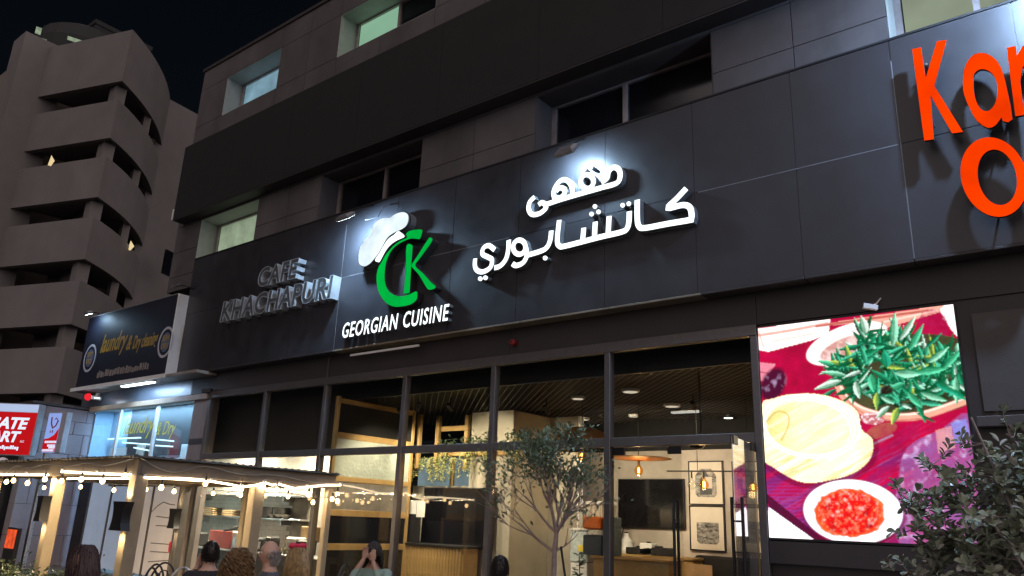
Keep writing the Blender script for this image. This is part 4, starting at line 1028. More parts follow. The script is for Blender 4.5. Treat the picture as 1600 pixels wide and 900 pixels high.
# LED strips tucked under the beams
def led(pts, label):
    e = thing('led_strip', label, 'light', pts[0], 'LED strips along the pergola beams')
    MB().tube(pts, .016, 6).build('strip', M_strip, e, smooth=True)
    m2 = MB()
    for q in pts[::2]: m2.box(q.x-.02, q.x+.02, q.y-.02, q.y+.02, q.z+.017, q.z+.05)
    m2.build('clip', M_white, e)
    return e
e = led([atx(x, y, -11.985) for x, y in ((226, 746), (270, 748), (330, 752), (360, 757), (378, 761), (400, 758), (412, 755))], 'warm LED strip sagging along the near half of the pergola side beam')
e2 = led([atx(x, y, -11.985) for x, y in ((414, 754), (425, 758), (437, 757), (460, 763), (480, 761), (510, 758), (532, 758))], 'warm LED strip along the far half of the pergola side beam')
e3 = led([at(x, y, -4.03) for x, y in ((96, 737), (120, 738), (150, 740), (180, 741), (204, 742))], 'straight warm LED strip along the pergola front beam left of the corner post')
led([at(x, y, -4.03) for x, y in ((-40, 742), (0, 741), (40, 742), (75, 742))], 'thin warm LED strip along the pergola front beam at the left edge')
e4 = led([Vector((x, -2.6, 2.15)) for x in (-12.4, -13.6, -15, -16.5, -18)], 'warm LED strip under the pergola rafters')
def strip_light(par, p0, p1, en):
    p0, p1 = Vector(p0), Vector(p1); o = lamp('light', 'AREA', (p0+p1)/2, en, (1.0, .75, .44), par, shape='RECTANGLE', size=(p1-p0).length, size_y=.03)
    if abs(p1.x-p0.x) < abs(p1.y-p0.y): o.rotation_euler = (0, 0, R(90))
strip_light(e, (-11.985, -3.8, 2.085), (-11.985, -.4, 2.085), 75); strip_light(e3, (-18, -4.03, 2.06), (-12.3, -4.03, 2.06), 100); strip_light(e4, (-18, -2.6, 2.13), (-12.4, -2.6, 2.13), 140)
# festoon lights
def festoon(label, bulbs, plane, wire, hang=.07):
    f = at if plane[0] == 'y' else atx
    pts = [f(x, y, plane[1]) for x, y in wire]
    e = thing('festoon_light', label, 'string lights', pts[0], 'festoon strings on the pergola')
    MB().tube(smooth_open(pts, 3), .008, 5).build('wire', M_pale, e)
    for (x, y) in bulbs:
        c = f(x, y, plane[1])
        b = MB().lathe(c, [(.001, -.042), (.022, -.036), (.036, -.014), (.038, .006), (.028, .03), (.018, .046), (.001, .05)], 10).build('bulb', M_bulb, e, smooth=True)
        MB().tube([c+Vector((0, 0, .045)), c+Vector((0, 0, .115))], .017, 8).build('socket', M_black, b)
        MB().tube([c+Vector((0, 0, .11)), c+Vector((0, 0, .11+hang))], .005, 5).build('cord', M_black, b)
festoon('festoon bulbs hung zigzag along the front of the pergola', [(10, 753), (21, 751), (43, 755), (70, 749), (96, 752), (127, 749), (160, 752), (195, 744)], ('y', -4.08), [(-20, 742), (3, 741), (25, 728), (46, 731), (72, 725), (102, 729), (135, 723), (165, 727), (215, 714)])
festoon('festoon bulbs hung in swags along the right side of the pergola', [(252, 762), (321, 756), (377, 764), (432, 766), (482, 773), (527, 773)], ('x', -11.955), [(220, 715), (252, 733), (280, 737), (320, 728), (378, 741), (432, 742), (482, 752), (527, 755), (545, 752)])
festoon('smaller festoon bulbs deeper under the pergola roof', [(69, 762), (126, 761), (178, 766), (228, 765), (272, 768)], ('y', -2.0), [(60, 756), (125, 752), (178, 757), (228, 757), (275, 760)], .03)
festoon('row of small bulbs at the back of the pergola against the glass', [(333, 771), (376, 774), (450, 776), (489, 785), (519, 780), (527, 783)], ('y', -.30), [(330, 766), (376, 768), (450, 770), (489, 777), (527, 776)], .02)
# curved black wall lamps on the posts, throwing light up and down
def post_lamp(label, x, y, z, fx, fy, w_=.46):
    e = thing('wall_lamp', label, 'lamp', (x, y, z), 'black wall lamps on the pergola posts')
    sx, sy = (1, 0) if fy else (0, 1)       # width direction
    vs = []; n = 9
    for i in range(n):
        t = -1+2*i/(n-1); zz = z+t*.21; hw = w_/2*(.72+.28*t*t)
        for k in (-1, 1):
            for dpt in (.0, .14): vs.append((x+sx*k*hw+fx*dpt, y+sy*k*hw+fy*dpt, zz))
    fs = []
    for i in range(n-1):
        a = 4*i; b = a+4
        fs += [(a, a+1, b+1, b), (a+2, b+2, b+3, a+3), (a+1, a+3, b+3, b+1), (a, b, b+2, a+2)]
    MB().add(vs, fs).build('shade', M_blackmet, e)
    for s in (-1, 1):
        zc = z+s*.17
        MB().box(x+fx*.07-.05, x+fx*.07+.05, y+fy*.07-.05, y+fy*.07+.05, zc-.004, zc+.004).build('lens', emis('lamp_lens', (1, .8, .5), 4), e)
        lamp('light', 'SPOT', (x+fx*.10, y+fy*.10, zc+s*.02), 26, (1, .76, .42), e, spot_size=R(120), spot_blend=.6, shadow_soft_size=.05, aim=(x+fx*.06, y+fy*.06, zc+s*1))
post_lamp('black curved wall lamp on the corner post of the pergola', -12.1, -4.0, 1.50, 0, -1, .38)
post_lamp('black curved wall lamp on the second front post, seen edge on', -14.92+.0, -4.0, 1.55, 0, -1, .24)
post_lamp('black curved wall lamp on the back post by the cream panels', -16.9, -.46, 1.42, 0, -1, .3)
# planter hedge along the terrace
def leafmesh(L=.07, W=.035, fold=.006):
    return [(0, 0, 0), (W*.36, L*.35, fold), (W*.5, L*.66, fold*1.2), (W*.3, L*.90, fold*.6), (0, L, -.003), (-W*.3, L*.90, fold*.6), (-W*.5, L*.66, fold*1.2), (-W*.36, L*.35, fold), (0, L*.55, 0)], [(0, 1, 8), (1, 2, 8), (2, 3, 8), (3, 4, 8), (4, 5, 8), (5, 6, 8), (6, 7, 8), (7, 0, 8)]
def add_leaf(mb, p, d, up, L, W, m=0):
    d = Vector(d).normalized(); s = d.cross(Vector(up))
    if s.length < 1e-3: s = d.cross(Vector((1, 0, 0)))
    s.normalize(); n = s.cross(d)
    v0, f0 = leafmesh(L, W, L*.10); mb.add([p+s*a+d*b+n*c for a, b, c in v0], f0, m)
def leafmat(name, col, var=.4, rough=.38):
    return mat(name, col, rough, var=var, scale=7, spec=.5)
M_hedge = leafmat('hedge_leaf', (.06, .085, .03))
rnd = random.Random(12)
pl = thing('planter_hedge', 'low hedge in a dark planter along the terrace edge', 'hedge', (-14, -4.6, 0))
MB().cbox(-17.5, -10.2, -4.75, -4.45, 0, .36, .015).build('planter', M_black, pl)
mb = MB()
for i in range(2600):
    p = Vector((rnd.uniform(-17.4, -10.3), rnd.uniform(-4.78, -4.42), .36+abs(rnd.gauss(0, .15))))
    add_leaf(mb, p, (rnd.gauss(0, 1), rnd.gauss(0, 1), rnd.uniform(.1, 1)), (rnd.gauss(0, 1), rnd.gauss(0, 1), 1), rnd.uniform(.05, .09), rnd.uniform(.025, .04))
o = mb.build('foliage', M_hedge, pl, fix=False); o['kind'] = 'stuff'

# ------------------------------------------------------------------ trees
def tree_center():
    base = Vector((-6.33, -1.0, 0))
    e = thing('small_tree', 'small tree with bare vase of branches and leaves only at its top, before the glass', 'tree', base)
    rnd = random.Random(21)
    tb = MB(); fork = Vector((-6.29, -1.0, 1.28)); f2 = Vector((-6.26, -1.0, 1.52))
    tb.tube(smooth_open([base, Vector((-6.33, -1.01, .5)), Vector((-6.30, -.99, 1.0)), fork, f2], 3), [.042-.010*i/12 for i in range(13)], 8)
    tb.build('trunk', mat('grey_bark', (.27, .20, .17), .85, var=.25, scale=12, bump=.4, bscale=60), e, smooth=True)
    br = MB(); tips = []
    def grow_(p, d, L, r, lev):
        n = 5; pts = [p]; q = p.copy(); dd = d.copy()
        for i in range(n):
            dd = (dd+Vector((rnd.gauss(0, .09), rnd.gauss(0, .09), rnd.gauss(.035, .05)))).normalized()
            q = q+dd*L/n; pts.append(q.copy())
        br.tube(pts, [r*(1-.55*i/n) for i in range(n+1)], 5 if lev else 6, caps=False)
        if lev >= 3: tips.append((pts, dd)); return
        k = 3 if lev < 2 else 3
        for j in range(k):
            i = rnd.randint(2, n); 
            sd = (dd+Vector((rnd.gauss(0, .38), rnd.gauss(0, .38), rnd.gauss(.08, .2)))).normalized()
            grow_(pts[i], sd, L*rnd.uniform(.62, .85), r*(1-.55*i/n)*.72, lev+1)
        tips.append((pts[3:], dd))
    mains = [(fork, (-.95, -.1, .40), .72, .024), (f2, (-.55, .25, .8), .62, .024), (f2, (-.15, -.3, .95), .62, .026), (f2, (.25, .2, .92), .62, .025), (f2, (.55, -.15, .78), .56, .022), (fork, (.75, .2, .45), .40, .014), (f2, (-.78, -.25, .60), .68, .022), (f2, (.45, .4, .8), .55, .02), (f2, (0, .2, 1), .55, .02), (f2, (.62, .1, .62), .42, .016), (f2, (-.3, .4, .9), .6, .02)]
    for p, d, L, r in mains: grow_(p, Vector(d).normalized(), L, r, 0)
    br.build('branches', MATS['grey_bark'], e, smooth=True)
    lf = MB(); M_l = leafmat('tree_leaf', (.095, .135, .075))
    cnt = 0
    for pts, dd in tips:
        for q in pts:
            hx = (q.x+6.25); top = q.z > 2.52+.22*math.sin(q.x*9)*.5+(.45*max(0, hx+.05))
            dens = 4.2 if top else (.9 if q.z > 2.2 else .25)
            if abs(hx) > .8: dens = max(dens, 2.0)
            for j in range(int(dens+rnd.random())):
                p = q+Vector((rnd.gauss(0, .05), rnd.gauss(0, .06), rnd.gauss(.0, .05)))
                if p.z > 3.0+rnd.gauss(0, .05) or p.x > -5.42+rnd.gauss(0, .08) or p.x < -7.25: continue
                add_leaf(lf, p, dd+Vector((rnd.gauss(0, .8), rnd.gauss(0, .8), rnd.gauss(.1, .6))), (rnd.gauss(0, 1), rnd.gauss(0, 1), 1), rnd.uniform(.05, .085), rnd.uniform(.028, .042)); cnt += 1
    o = lf.build('crown', M_l, e, fix=False); o['kind'] = 'stuff'
    # a leaning prop and young shoots by the trunk
    MB().tube([(-6.02, -.85, 0), (-6.20, -.98, 1.35)], .016, 6).build('prop_stake', M_black, e)
    return cnt
tree_center()
def bush_right():
    base = Vector((-.62, -2.0, 0))
    e = thing('leafy_shrub', 'dense shrub with glossy oval leaves in front of the big screen', 'shrub', base)
    rnd = random.Random(33)
    st = MB(); M_b = mat('shrub_bark', (.30, .25, .24), .85, var=.25, scale=12, bump=.3)
    stems = []
    targets = [(-1.75, 2.05), (-1.62, 1.75), (-1.45, 2.3), (-1.28, 2.05), (-1.05, 2.68), (-.98, 2.35), (-.82, 2.55), (-.62, 2.45), (-.45, 2.3), (-.25, 2.35), (-1.2, 1.6), (-1.0, 1.85), (-.3, 1.9), (-.1, 2.2), (-1.5, 1.35), (-1.2, 1.3)]
    for tx, tz in targets:
        y = -2.0+rnd.uniform(-.4, .4)
        mid = Vector((-.55+(tx+.55)*.35+rnd.uniform(-.05, .05), -2.0+(y+2)*.4, .5+(tz-.5)*.45))
        pts = smooth_open([base+Vector((rnd.uniform(-.08, .08), rnd.uniform(-.08, .08), 0)), Vector((mid.x*.5-.31, mid.y, mid.z*.55)), mid, Vector((tx, y, tz))], 4)
        st.tube(pts, [.02*(1-.75*i/(len(pts)-1))+.004 for i in range(len(pts))], 5, caps=False); stems.append(pts)
    st.build('stems', M_b, e, smooth=True)
    lf = MB(); tw = MB()
    def rosette(c, d, n=11):
        d = d.normalized()
        for j in range(n):
            t = rnd.uniform(-.12, .03); a = j*2.4+rnd.random(); sp = rnd.uniform(.35, 1.3)
            s1 = d.cross(Vector((.3, .9, .2))).normalized(); s2 = d.cross(s1)
            dir_ = d*rnd.uniform(.2, .9)+(s1*math.cos(a)+s2*math.sin(a))*sp
            add_leaf(lf, c+d*t, dir_, d+Vector((rnd.gauss(0, .2), rnd.gauss(0, .2), .4)), rnd.uniform(.06, .105), rnd.uniform(.040, .064), 0 if rnd.random() < .8 else 1)
    for pts in stems:
        for i in range(len(pts)//2, len(pts)):
            n = 3 if i < len(pts)-1 else 4
            for j in range(n):
                c = pts[i]+Vector((rnd.gauss(0, .11), rnd.gauss(0, .16), rnd.gauss(.02, .09)))
                if c.x < -1.95 or c.z > 2.82 or (c.x < -1.0 and c.z > 2.02+.72*(c.x+1.95)): continue
                tw.tube([pts[i], (pts[i]+c)/2+Vector((0, 0, -.02)), c], [.006, .004, .003], 4, caps=False)
                rosette(c, c-pts[i]+Vector((0, 0, .12)))
    for k in range(250):      # fill of the body
        t = rnd.random(); x = -1.7+1.65*t; zc = 1.55+.75*t
        c = Vector((x+rnd.gauss(0, .1), -2+rnd.gauss(0, .22), zc+rnd.uniform(-.38, .42)))
        if c.z < 1.25 and c.x > -.9: continue
        if c.x < -1.0 and c.z > 2.02+.72*(c.x+1.95): continue
        rosette(c, Vector((rnd.gauss(0, .5), rnd.gauss(-.2, .5), 1)), 10)
    o = tw.build('twigs', M_b, e); o['kind'] = 'stuff'
    o = lf.build('crown', [leafmat('shrub_leaf', (.24, .27, .19), .45, .3), leafmat('shrub_leaf_pale', (.34, .34, .30), .3, .3)], e, fix=False); o['kind'] = 'stuff'
    MB().lathe(base, [(.22, 0), (.30, .45), (.33, .5), (.30, .5), (.28, .44)], 18).build('pot', M_black, e)
bush_right()
# young plant between the tree and the glass
c = Vector((-6.0, -.75, 0))
e = thing('potted_plant', 'young plant with a single leafy stem beside the bare tree', 'plant', c)
rnd = random.Random(5); mb = MB(); st = MB()
top = at(905, 868, -.75)
st.tube([c+Vector((0, 0, .3)), Vector((top.x+.02, c.y, top.z*.7)), top], .008, 5).build('stem', M_hedge, e)
for k in range(26):
    t = rnd.uniform(.72, 1); p = Vector((top.x+rnd.gauss(0, .02), c.y, top.z*t)); a = rnd.random()*6.3
    add_leaf(mb, p, (math.cos(a), math.sin(a), rnd.uniform(-.1, .7)), (0, 0, 1), rnd.uniform(.08, .14), .045)
mb.build('leaves', leafmat('dark_leaf', (.03, .05, .03)), e, fix=False)
MB().lathe(c, [(.12, 0), (.17, .32), (.15, .32), (.13, .28)], 16).build('pot', M_concrete, e)
# ------------------------------------------------------------------ restaurant interior
M_tile = mat('white_tile', (.62, .60, .55), .25, var=.06, scale=5, spec=.6)
M_gold = mat('varnished_timber', (.36, .23, .085), .4, var=.2, scale=4, bump=.05)
M_pebble = mat('pebbled_glass', (.38, .42, .36), .25, var=.12, scale=3, bump=.6, bscale=16)
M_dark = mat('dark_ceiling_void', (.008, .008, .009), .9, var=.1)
M_tv = mat('tv_glass', (.006, .006, .008), .08, var=.1, spec=.7)
M_lamp_w = (1.0, .84, .60)
fl = MB().box(-22, -2.6, .07, 11, -.12, 0.02).build('floor', mat('interior_floor', (.22, .19, .16), .4, var=.2, scale=2), None); struct(fl)
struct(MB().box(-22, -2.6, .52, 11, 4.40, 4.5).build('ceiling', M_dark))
MB().box(-12.9, -3.6, .50, .56, 3.93, 4.30).build('bulkhead', M_black, bld)
MB().box(-8.25, -6.1, .496, .4995, 3.92, 3.935).build('bulkhead_trim', M_pale, bld)
# suspended ceiling of expanded metal: crossing strands
cm = MB(); x0, x1, y0, y1, zc, pit = -14.2, -2.9, .57, 10.5, 3.96, .17
k = x0-(y1-y0)
while k < x1:
    for sgn in (1, -1):
        if sgn == 1: a = Vector((k, y0)); b = Vector((k+(y1-y0), y1))
        else: a = Vector((k, y1)); b = Vector((k+(y1-y0), y0))
        def clipx(p, q):
            p, q = p.copy(), q.copy()
            for lo, s in ((x0, 1), (x1, -1)):
                if (p.x-lo)*s < 0 and (q.x-lo)*s < 0: return None
                if (p.x-lo)*s < 0: p = p+(q-p)*((lo-p.x)/(q.x-p.x))
                elif (q.x-lo)*s < 0: q = p+(q-p)*((lo-p.x)/(q.x-p.x))
            return p, q
        r = clipx(a, b)
        if r and (r[1]-r[0]).length > .1:
            z = zc+(.013 if sgn == 1 else 0); cm.beam((r[0].x, r[0].y, z), (r[1].x, r[1].y, z), .012, .005)
    k += pit
o = cm.build('mesh_ceiling', mat('mesh_metal', (.11, .10, .095), .45, metal=.5, var=.15, scale=2), bld, fix=False); o['kind'] = 'stuff'
# walls
YB = 6.0
struct(MB().box(-12.2, -2.6, YB, YB+.15, 0, 3.30).build('wall_back', M_concrete))
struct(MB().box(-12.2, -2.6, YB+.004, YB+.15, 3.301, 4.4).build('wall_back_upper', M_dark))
struct(MB().box(-3.55, -3.4, .55, YB, 0, 4.4).build('wall_right', M_concrete))
# kitchen
YK = 2.2
kw = MB().box(-22, -12.7, YK+.012, YK+.15, 0, 4.4).build('wall_kitchen', mat('tile_grout', (.30, .28, .25), .8)); struct(kw); kw['_abs'] = (0, 0, 0)
tm = MB().cbox(-.147, .147, 0, .011, -.047, .047, .004).build('tile_pattern', M_tile); tme = tm.data; bpy.data.objects.remove(tm)
nt_ = 0
for i in range(20):
    z = .66+i*.1
    for j in range(15):
        x = -20.9+j*.3+(.15 if i % 2 else 0)
        put('tile', tme, kw, (x, YK, z)); nt_ += 1
MB().box(-22, -12.75, .56, .62, 2.95, 4.3).build('bulkhead', mat('reflection_brown', (.030, .024, .022), .6), bld)      # added dark boards; brown tone stands in for reflections in upper left panes
MB().box(-20.9, -12.8, .64, YK, 3.3, 3.36).build('kitchen_ceiling', M_white, bld)
def simple(nm, label, cat, loc, parts, group=None):
    e = thing(nm, label, cat, loc, group)
    for n_, mb, m in parts: mb.build(n_, m, e)
    return e
simple('kitchen_counter', 'black fronted kitchen counter behind the left glass', 'counter', (-16, 1.2, 0), [('front', MB().cbox(-20.5, -12.9, 1.0, 1.06, 0, .72, .01), M_black), ('worktop', MB().cbox(-20.5, -12.9, .97, 1.6, .725, .76, .008), M_steel)])
for (za, zb, lab) in ((1.46, 1.50, 'long steel wall shelf with boards above the kitchen counter'), (2.0, 2.035, 'upper steel wall shelf near the kitchen ceiling')):
    simple('wall_shelf', lab, 'shelf', (-17.5, YK, za), [('shelf_board', MB().cbox(-20.4, -15.6, YK-.34, YK-.002, za, zb, .005), M_steel)]+[('bracket', MB().box(x, x+.03, YK-.3, YK-.003, za-.12, za-.001), M_steel) for x in (-20, -18.2, -16.4)])
rnd = random.Random(8)
def kx(px, py, Y): return at(px, py, Y)
def stack(lab, px, n, w_, m, nm='cutting_board', cat='cutting board'):
    c = kx(px, 800, YK-.2); z = 1.501
    e = thing(nm, lab, cat, (c.x, YK-.2, z))
    for i in range(n):
        t = rnd.uniform(.025, .04); dx = rnd.uniform(-.03, .03)
        MB().cbox(c.x-w_/2+dx, c.x+w_/2+dx, YK-.33, YK-.04, z, z+t, .006).build('board', m, e); z += t+.022
M_brd = mat('board_wood', (.40, .26, .13), .6, var=.2, scale=5)
stack('pile of wooden boards on the steel shelf, left end', 329, 4, .62, M_brd); stack('lower pile of wooden boards beside the taller pile', 362, 3, .5, M_brd)
def pot(lab, px, py, Y, z0, r, h, m, nm='cooking_pot', cat='pot'):
    c = kx(px, py, Y); e = thing(nm, lab, cat, (c.x, Y, z0))
    MB().lathe((c.x, Y, z0), [(r*.92, 0), (r, .02), (r, h), (r*.95, h), (r*.93, .03)], 16).build('body', m, e, smooth=True)
    MB().tube([(c.x-r*1.35, Y, z0+h*.8), (c.x+r*1.35, Y, z0+h*.8)], .012, 6).build('handles', m, e)
pot('dark pot on the steel shelf behind the middle mullion', 388, 800, YK-.18, 1.501, .16, .24, M_black)
pot('wide black pan stack on the shelf right of the mullion', 420, 800, YK-.18, 1.501, .24, .26, M_black)
pot('second black pot on the shelf beside the white bowls', 440, 800, YK-.18, 1.501, .20, .25, M_black)
for i, px in enumerate((414, 426, 436, 446)):
    c = kx(px, 805, YK-.3); e = thing('bowl', ['white bowl at the left of the shelf row', 'second white bowl on the shelf row', 'third white bowl on the shelf row', 'white bowl at the right of the shelf row'][i], 'bowl', (c.x, YK-.28, 1.501), 'white bowls on the kitchen shelf')
    MB().lathe((c.x, YK-.28, 1.501), [(.05, 0), (.11, .06), (.13, .09), (.12, .09), (.1, .05)], 14).build('bowl_body', M_white, e); MB().lathe((c.x, YK-.28, 1.5005), [(.05, 0), (.055, .004), (.05, .008)], 12).build('foot', M_white, e)
c = kx(343, 842, .75)
simple('red_chopping_board', 'large red chopping board standing on the kitchen counter', 'chopping board', (c.x, 1.2, .76), [('board', MB().cbox(kx(327, 840, 1.15).x, kx(361, 840, 1.15).x, 1.14, 1.17, .762, 1.16, .01), mat('red_board', (.42, .06, .045), .5)), ('stand', MB().cbox(c.x-.9, c.x-.7, 1.175, 1.35, .762, .79, .004), M_steel)])
for i, (px, w_, h_, m, lab) in enumerate(((313, .25, .32, M_black, 'small black appliance at the left end of the counter'), (372, .3, .40, M_white, 'pale paper stand leaning on the counter behind the bald man'), (410, .4, .30, M_black, 'dark toaster oven on the counter'), (425, .24, .34, M_black, 'black blender base on the counter'), (462, .42, .36, M_white, 'white food scoop bin on the counter'), (478, .45, .32, M_black, 'dark machine at the right end of the counter'))):
    c = kx(px, 845, 1.3); simple('counter_appliance', lab, 'appliance', (c.x, 1.3, .76), [('body', MB().cbox(c.x-w_/2, c.x+w_/2, 1.18, 1.45, .762, .762+h_, .03), m), ('panel', MB().cbox(c.x-w_*.3, c.x+w_*.3, 1.172, 1.179, .82, .762+h_*.7, .002), M_steel), ('foot', MB().box(c.x-w_*.35, c.x+w_*.35, 1.2, 1.4, .7605, .7615), M_black)])
for i, px in enumerate((428, 434, 440, 446)):
    c = kx(px, 850, 1.1); simple('glass_jar', ['small jar at the left of the counter row', 'second small jar from the left on the counter', 'third small jar from the left on the counter', 'small jar at the right of the counter row'][i], 'jar', (c.x, 1.1, .76), [('body', MB().lathe((c.x, 1.1, .761), [(.03, 0), (.035, .01), (.035, .1), (.025, .12)], 10), mat('jar_fill', (.35, .3, .2), .3)), ('lid', MB().lathe((c.x, 1.1, .882), [(.03, 0), (.03, .025)], 10), M_steel)], 'jars along the counter edge')
# desk lamp
a = kx(368, 826, 1.0)
e = thing('desk_lamp', 'black jointed desk lamp over the red board', 'lamp', (kx(395, 850, 1.1).x, 1.1, .76))
q = [kx(396, 856, 1.1), kx(392, 838, 1.1), kx(380, 824, 1.1), kx(368, 827, 1.1)]
MB().tube(q, .014, 6).build('arm', M_steel, e); MB().tube([kx(372, 825, 1.1), kx(350, 829, 1.1)], [.045, .02], 8).build('shade', M_black, e)
MB().lathe((q[0].x, 1.1, .762), [(.09, 0), (.09, .015), (.02, .02)], 14).build('base', M_black, e)
c = kx(388, 785, 1.35)
simple('wooden_crate', 'plain wooden crate on the counter right of the kitchen window', 'crate', (kx(478, 838, 1.5).x, 1.5, .76), [('crate_body', MB().cbox(kx(470, 838, 1.5).x, kx(489, 838, 1.5).x, 1.48, 1.7, 1.04, 1.36, .01), M_brd), ('shelf', MB().cbox(kx(452, 838, 1.5).x, kx(489, 838, 1.5).x, 1.47, 1.8, 1.01, 1.038, .004), M_steel), ('leg', MB().cbox(kx(470, 838, 1.5).x, kx(470, 838, 1.5).x+.03, 1.6, 1.63, .761, 1.01, .003), M_steel)])
# ---- timber partition running back from the glass
XP = -12.5
e = thing('timber_partition', 'varnished timber screen of glazed panels running back from the glass', 'partition', (XP, 1.2, 0))
def tb(y0, y1, z0, z1, t=.06, nm='rail'): return MB().cbox(XP-t/2, XP+t/2, y0, y1, z0, z1, .006).build(nm, M_gold, e)
PY = [.10, 2.30]
for z0, z1 in ((3.82, 3.92), (3.12, 3.24), (2.28, 2.38), (1.62, 1.74), (.98, 1.10), (0, .1)): tb(.17, 2.24, z0, z1)
tb(.09, .168, 0, 3.95, .08, 'stile'); tb(2.242, 2.32, 0, 3.95, .08, 'stile')
for z0, z1, m in ((3.242, 3.818, M_dark), (2.382, 3.118, M_pebble), (1.742, 2.278, mat('grey_board', (.20, .18, .15), .5)), (1.102, 1.618, M_dglass), (.102, .978, M_dglass)):
    MB().box(XP-.012, XP+.012, .17, 2.24, z0, z1).build('infill_panel', m, e)
for (x, y) in ((-12.6, 2.6), (-12.35, 2.95), (-11.6, 3.1)):
    MB().cbox(x-.05, x+.05, y-.05, y+.05, 2.7, 3.9, .008).build('post', M_gold, e)
MB().cbox(-12.5, -11.5, 3.0, 3.1, 3.55, 3.66, .008).build('rail', M_gold, e)
# ---- column with TV wall
cl_ = at(735, 700, 3.0); cr_ = at(801, 700, 3.0)
XC0, XC1 = cl_.x, cr_.x
col = thing('concrete_column', 'broad plastered column in the middle of the dining room', 'column', ((XC0+XC1)/2, 3.4, 0))
MB().cbox(XC0, XC1, 3.0, 4.35, 0, 3.93, .012).build('shaft', mat('lit_plaster', (.40, .36, .28), .7, var=.12, scale=3, bump=.05, stain=.12), col)
MB().cbox(XC0-.9, XC1-.012, 2.93, 2.998, 2.98, 3.12, .008).build('shelf', M_gold, col)
simple('low_wall', 'plain plaster wall under and beside the hanging plants', 'wall', (-12, 3.3, 0), [('wall_body', MB().cbox(-13.2, XC0-.003, 3.12, 3.3, 0, 2.35, .01), mat('lit_plaster', (.4, .3, .2), .7)), ('window_band', MB().box(-13.1, XC0-.01, 3.16, 3.2, 2.352, 2.97), emis('pale_back_window', (.42, .56, .60), .30, .2, 2)), ('post', MB().cbox(-12.05, -11.95, 3.1, 3.26, 2.352, 2.97, .005), M_gold)])
a = at(663, 762, 2.85); b = at(768, 860, 2.85)
e = thing('television', 'huge dark television in the middle of the dining room by the column', 'television', ((a.x+b.x)/2, 2.9, 1.1))
MB().cbox(a.x, b.x, 2.84, 2.90, 1.06, 2.30, .01).build('case', M_black, e)
MB().box(a.x+.02, b.x-.02, 2.836, 2.839, 1.08, 2.28).build('screen', M_tv, e)
MB().box((a.x+b.x)/2-.3, (a.x+b.x)/2+.3, 2.902, 3.11, 1.4, 1.9).build('bracket', M_black, e)
# fluted timber counter
e = thing('fluted_counter', 'counter with fluted orange timber front in the dining room', 'counter', (-11.6, 2.4, 0))
a = at(610, 860, 2.3).x; b = at(721, 880, 2.3).x
MB().cbox(a, b, 2.34, 2.8, 0, 1.08, .01).build('carcass', M_gold, e)
MB().cbox(a-.02, b+.02, 2.27, 2.82, 1.085, 1.13, .008).build('worktop', M_black, e)
fm = MB().tube([(0, 0, 0), (0, 0, 1.07)], .04, 10).build('flute', M_gold, None, smooth=True); fme = fm.data; bpy.data.objects.remove(fm)
x = a+.04
while x < b-.02: put('flute', fme, e, (x, 2.335, .005)); x += .082
for (px, py, lab) in ((640, 848, 'pinned paper sheets and cables beside the dark television'),):
    c0 = at(640, 795, 2.5); simple('notice_papers', lab, 'paper', (c0.x, 2.5, 1.2), [('backing', MB().cbox(at(627, 795, 2.5).x, at(658, 795, 2.5).x, 2.5, 2.52, 1.13, 2.05, .004), M_black), ('sheet', MB().box(at(640, 795, 2.49).x, at(650, 795, 2.49).x, 2.494, 2.499, 1.72, 2.0), M_white), ('sheet', MB().box(at(651, 795, 2.49).x, at(664, 795, 2.49).x, 2.49, 2.4935, 1.66, 1.99), M_white)])
# ---- hanging garlands
def garland(lab, x0, x1, y, z, n, drop, seed, top=True):
    rnd = random.Random(seed); e = thing('hanging_plant', lab, 'plant', ((x0+x1)/2, y, z), 'trailing plants on the timber shelf')
    mb = MB(); s = MB()
    for i in range(n):
        x = rnd.uniform(x0, x1); yy = y+rnd.gauss(0, .07); L = drop*rnd.uniform(.35, 1)
        pts = [Vector((x+rnd.gauss(0, .012)*k, yy-.05*min(k, 2), z-L*k/6)) for k in range(7)]
        s.tube(pts, .004, 4, caps=False)
        for k in range(int(L/.018)):
            t = k*.018/L; q = Vector((x+rnd.gauss(0, .02), yy-.08+rnd.gauss(0, .02), z-L*t))
            add_leaf(mb, q, (rnd.gauss(0, 1), rnd.gauss(-.3, 1), rnd.gauss(-.4, .6)), (rnd.gauss(0, 1), -1, .4), rnd.uniform(.035, .06), rnd.uniform(.022, .034), 0 if rnd.random() < .8 else 1)
    if top:
        for i in range(60):
            q = Vector((rnd.uniform(x0-.06, x1+.06), y+rnd.gauss(0, .1), z+abs(rnd.gauss(0, .10))))
            add_leaf(mb, q, (rnd.gauss(0, 1), rnd.gauss(0, 1), rnd.uniform(.1, 1)), (0, 0, 1), rnd.uniform(.07, .12), rnd.uniform(.035, .055), 1)
    s.build('stems', M_hedge, e); o = mb.build('leaves', [leafmat('garland_leaf', (.34, .33, .10), .3, .5), leafmat('garland_dark', (.06, .09, .05), .3)], e, fix=False); o['kind'] = 'stuff'
GY = 2.80
gx = lambda px: at(px, 680, GY).x
garland('trailing plant in front of the gold shelf, left of the plastered column face', gx(693), gx(708), GY, 3.12, 9, .50, 1)
garland('thick bright trailing plant at the left of the plastered column', gx(726), gx(742), GY, 3.20, 14, .72, 2)
garland('thin long trailing plant on the plastered column face', gx(759), gx(767), GY, 3.20, 7, .85, 3)
garland('trailing plant with big leafy top at the right of the column face', gx(802), gx(816), GY, 3.28, 12, .62, 4)
garland('dark leafy plant on the shelf end by the column corner', gx(828), gx(848), GY+.3, 3.12, 4, .15, 6)
garland('long fringe of fine trailing plants across the pale window band', gx(637), gx(718), 2.7, 2.93, 46, .55, 5, False)
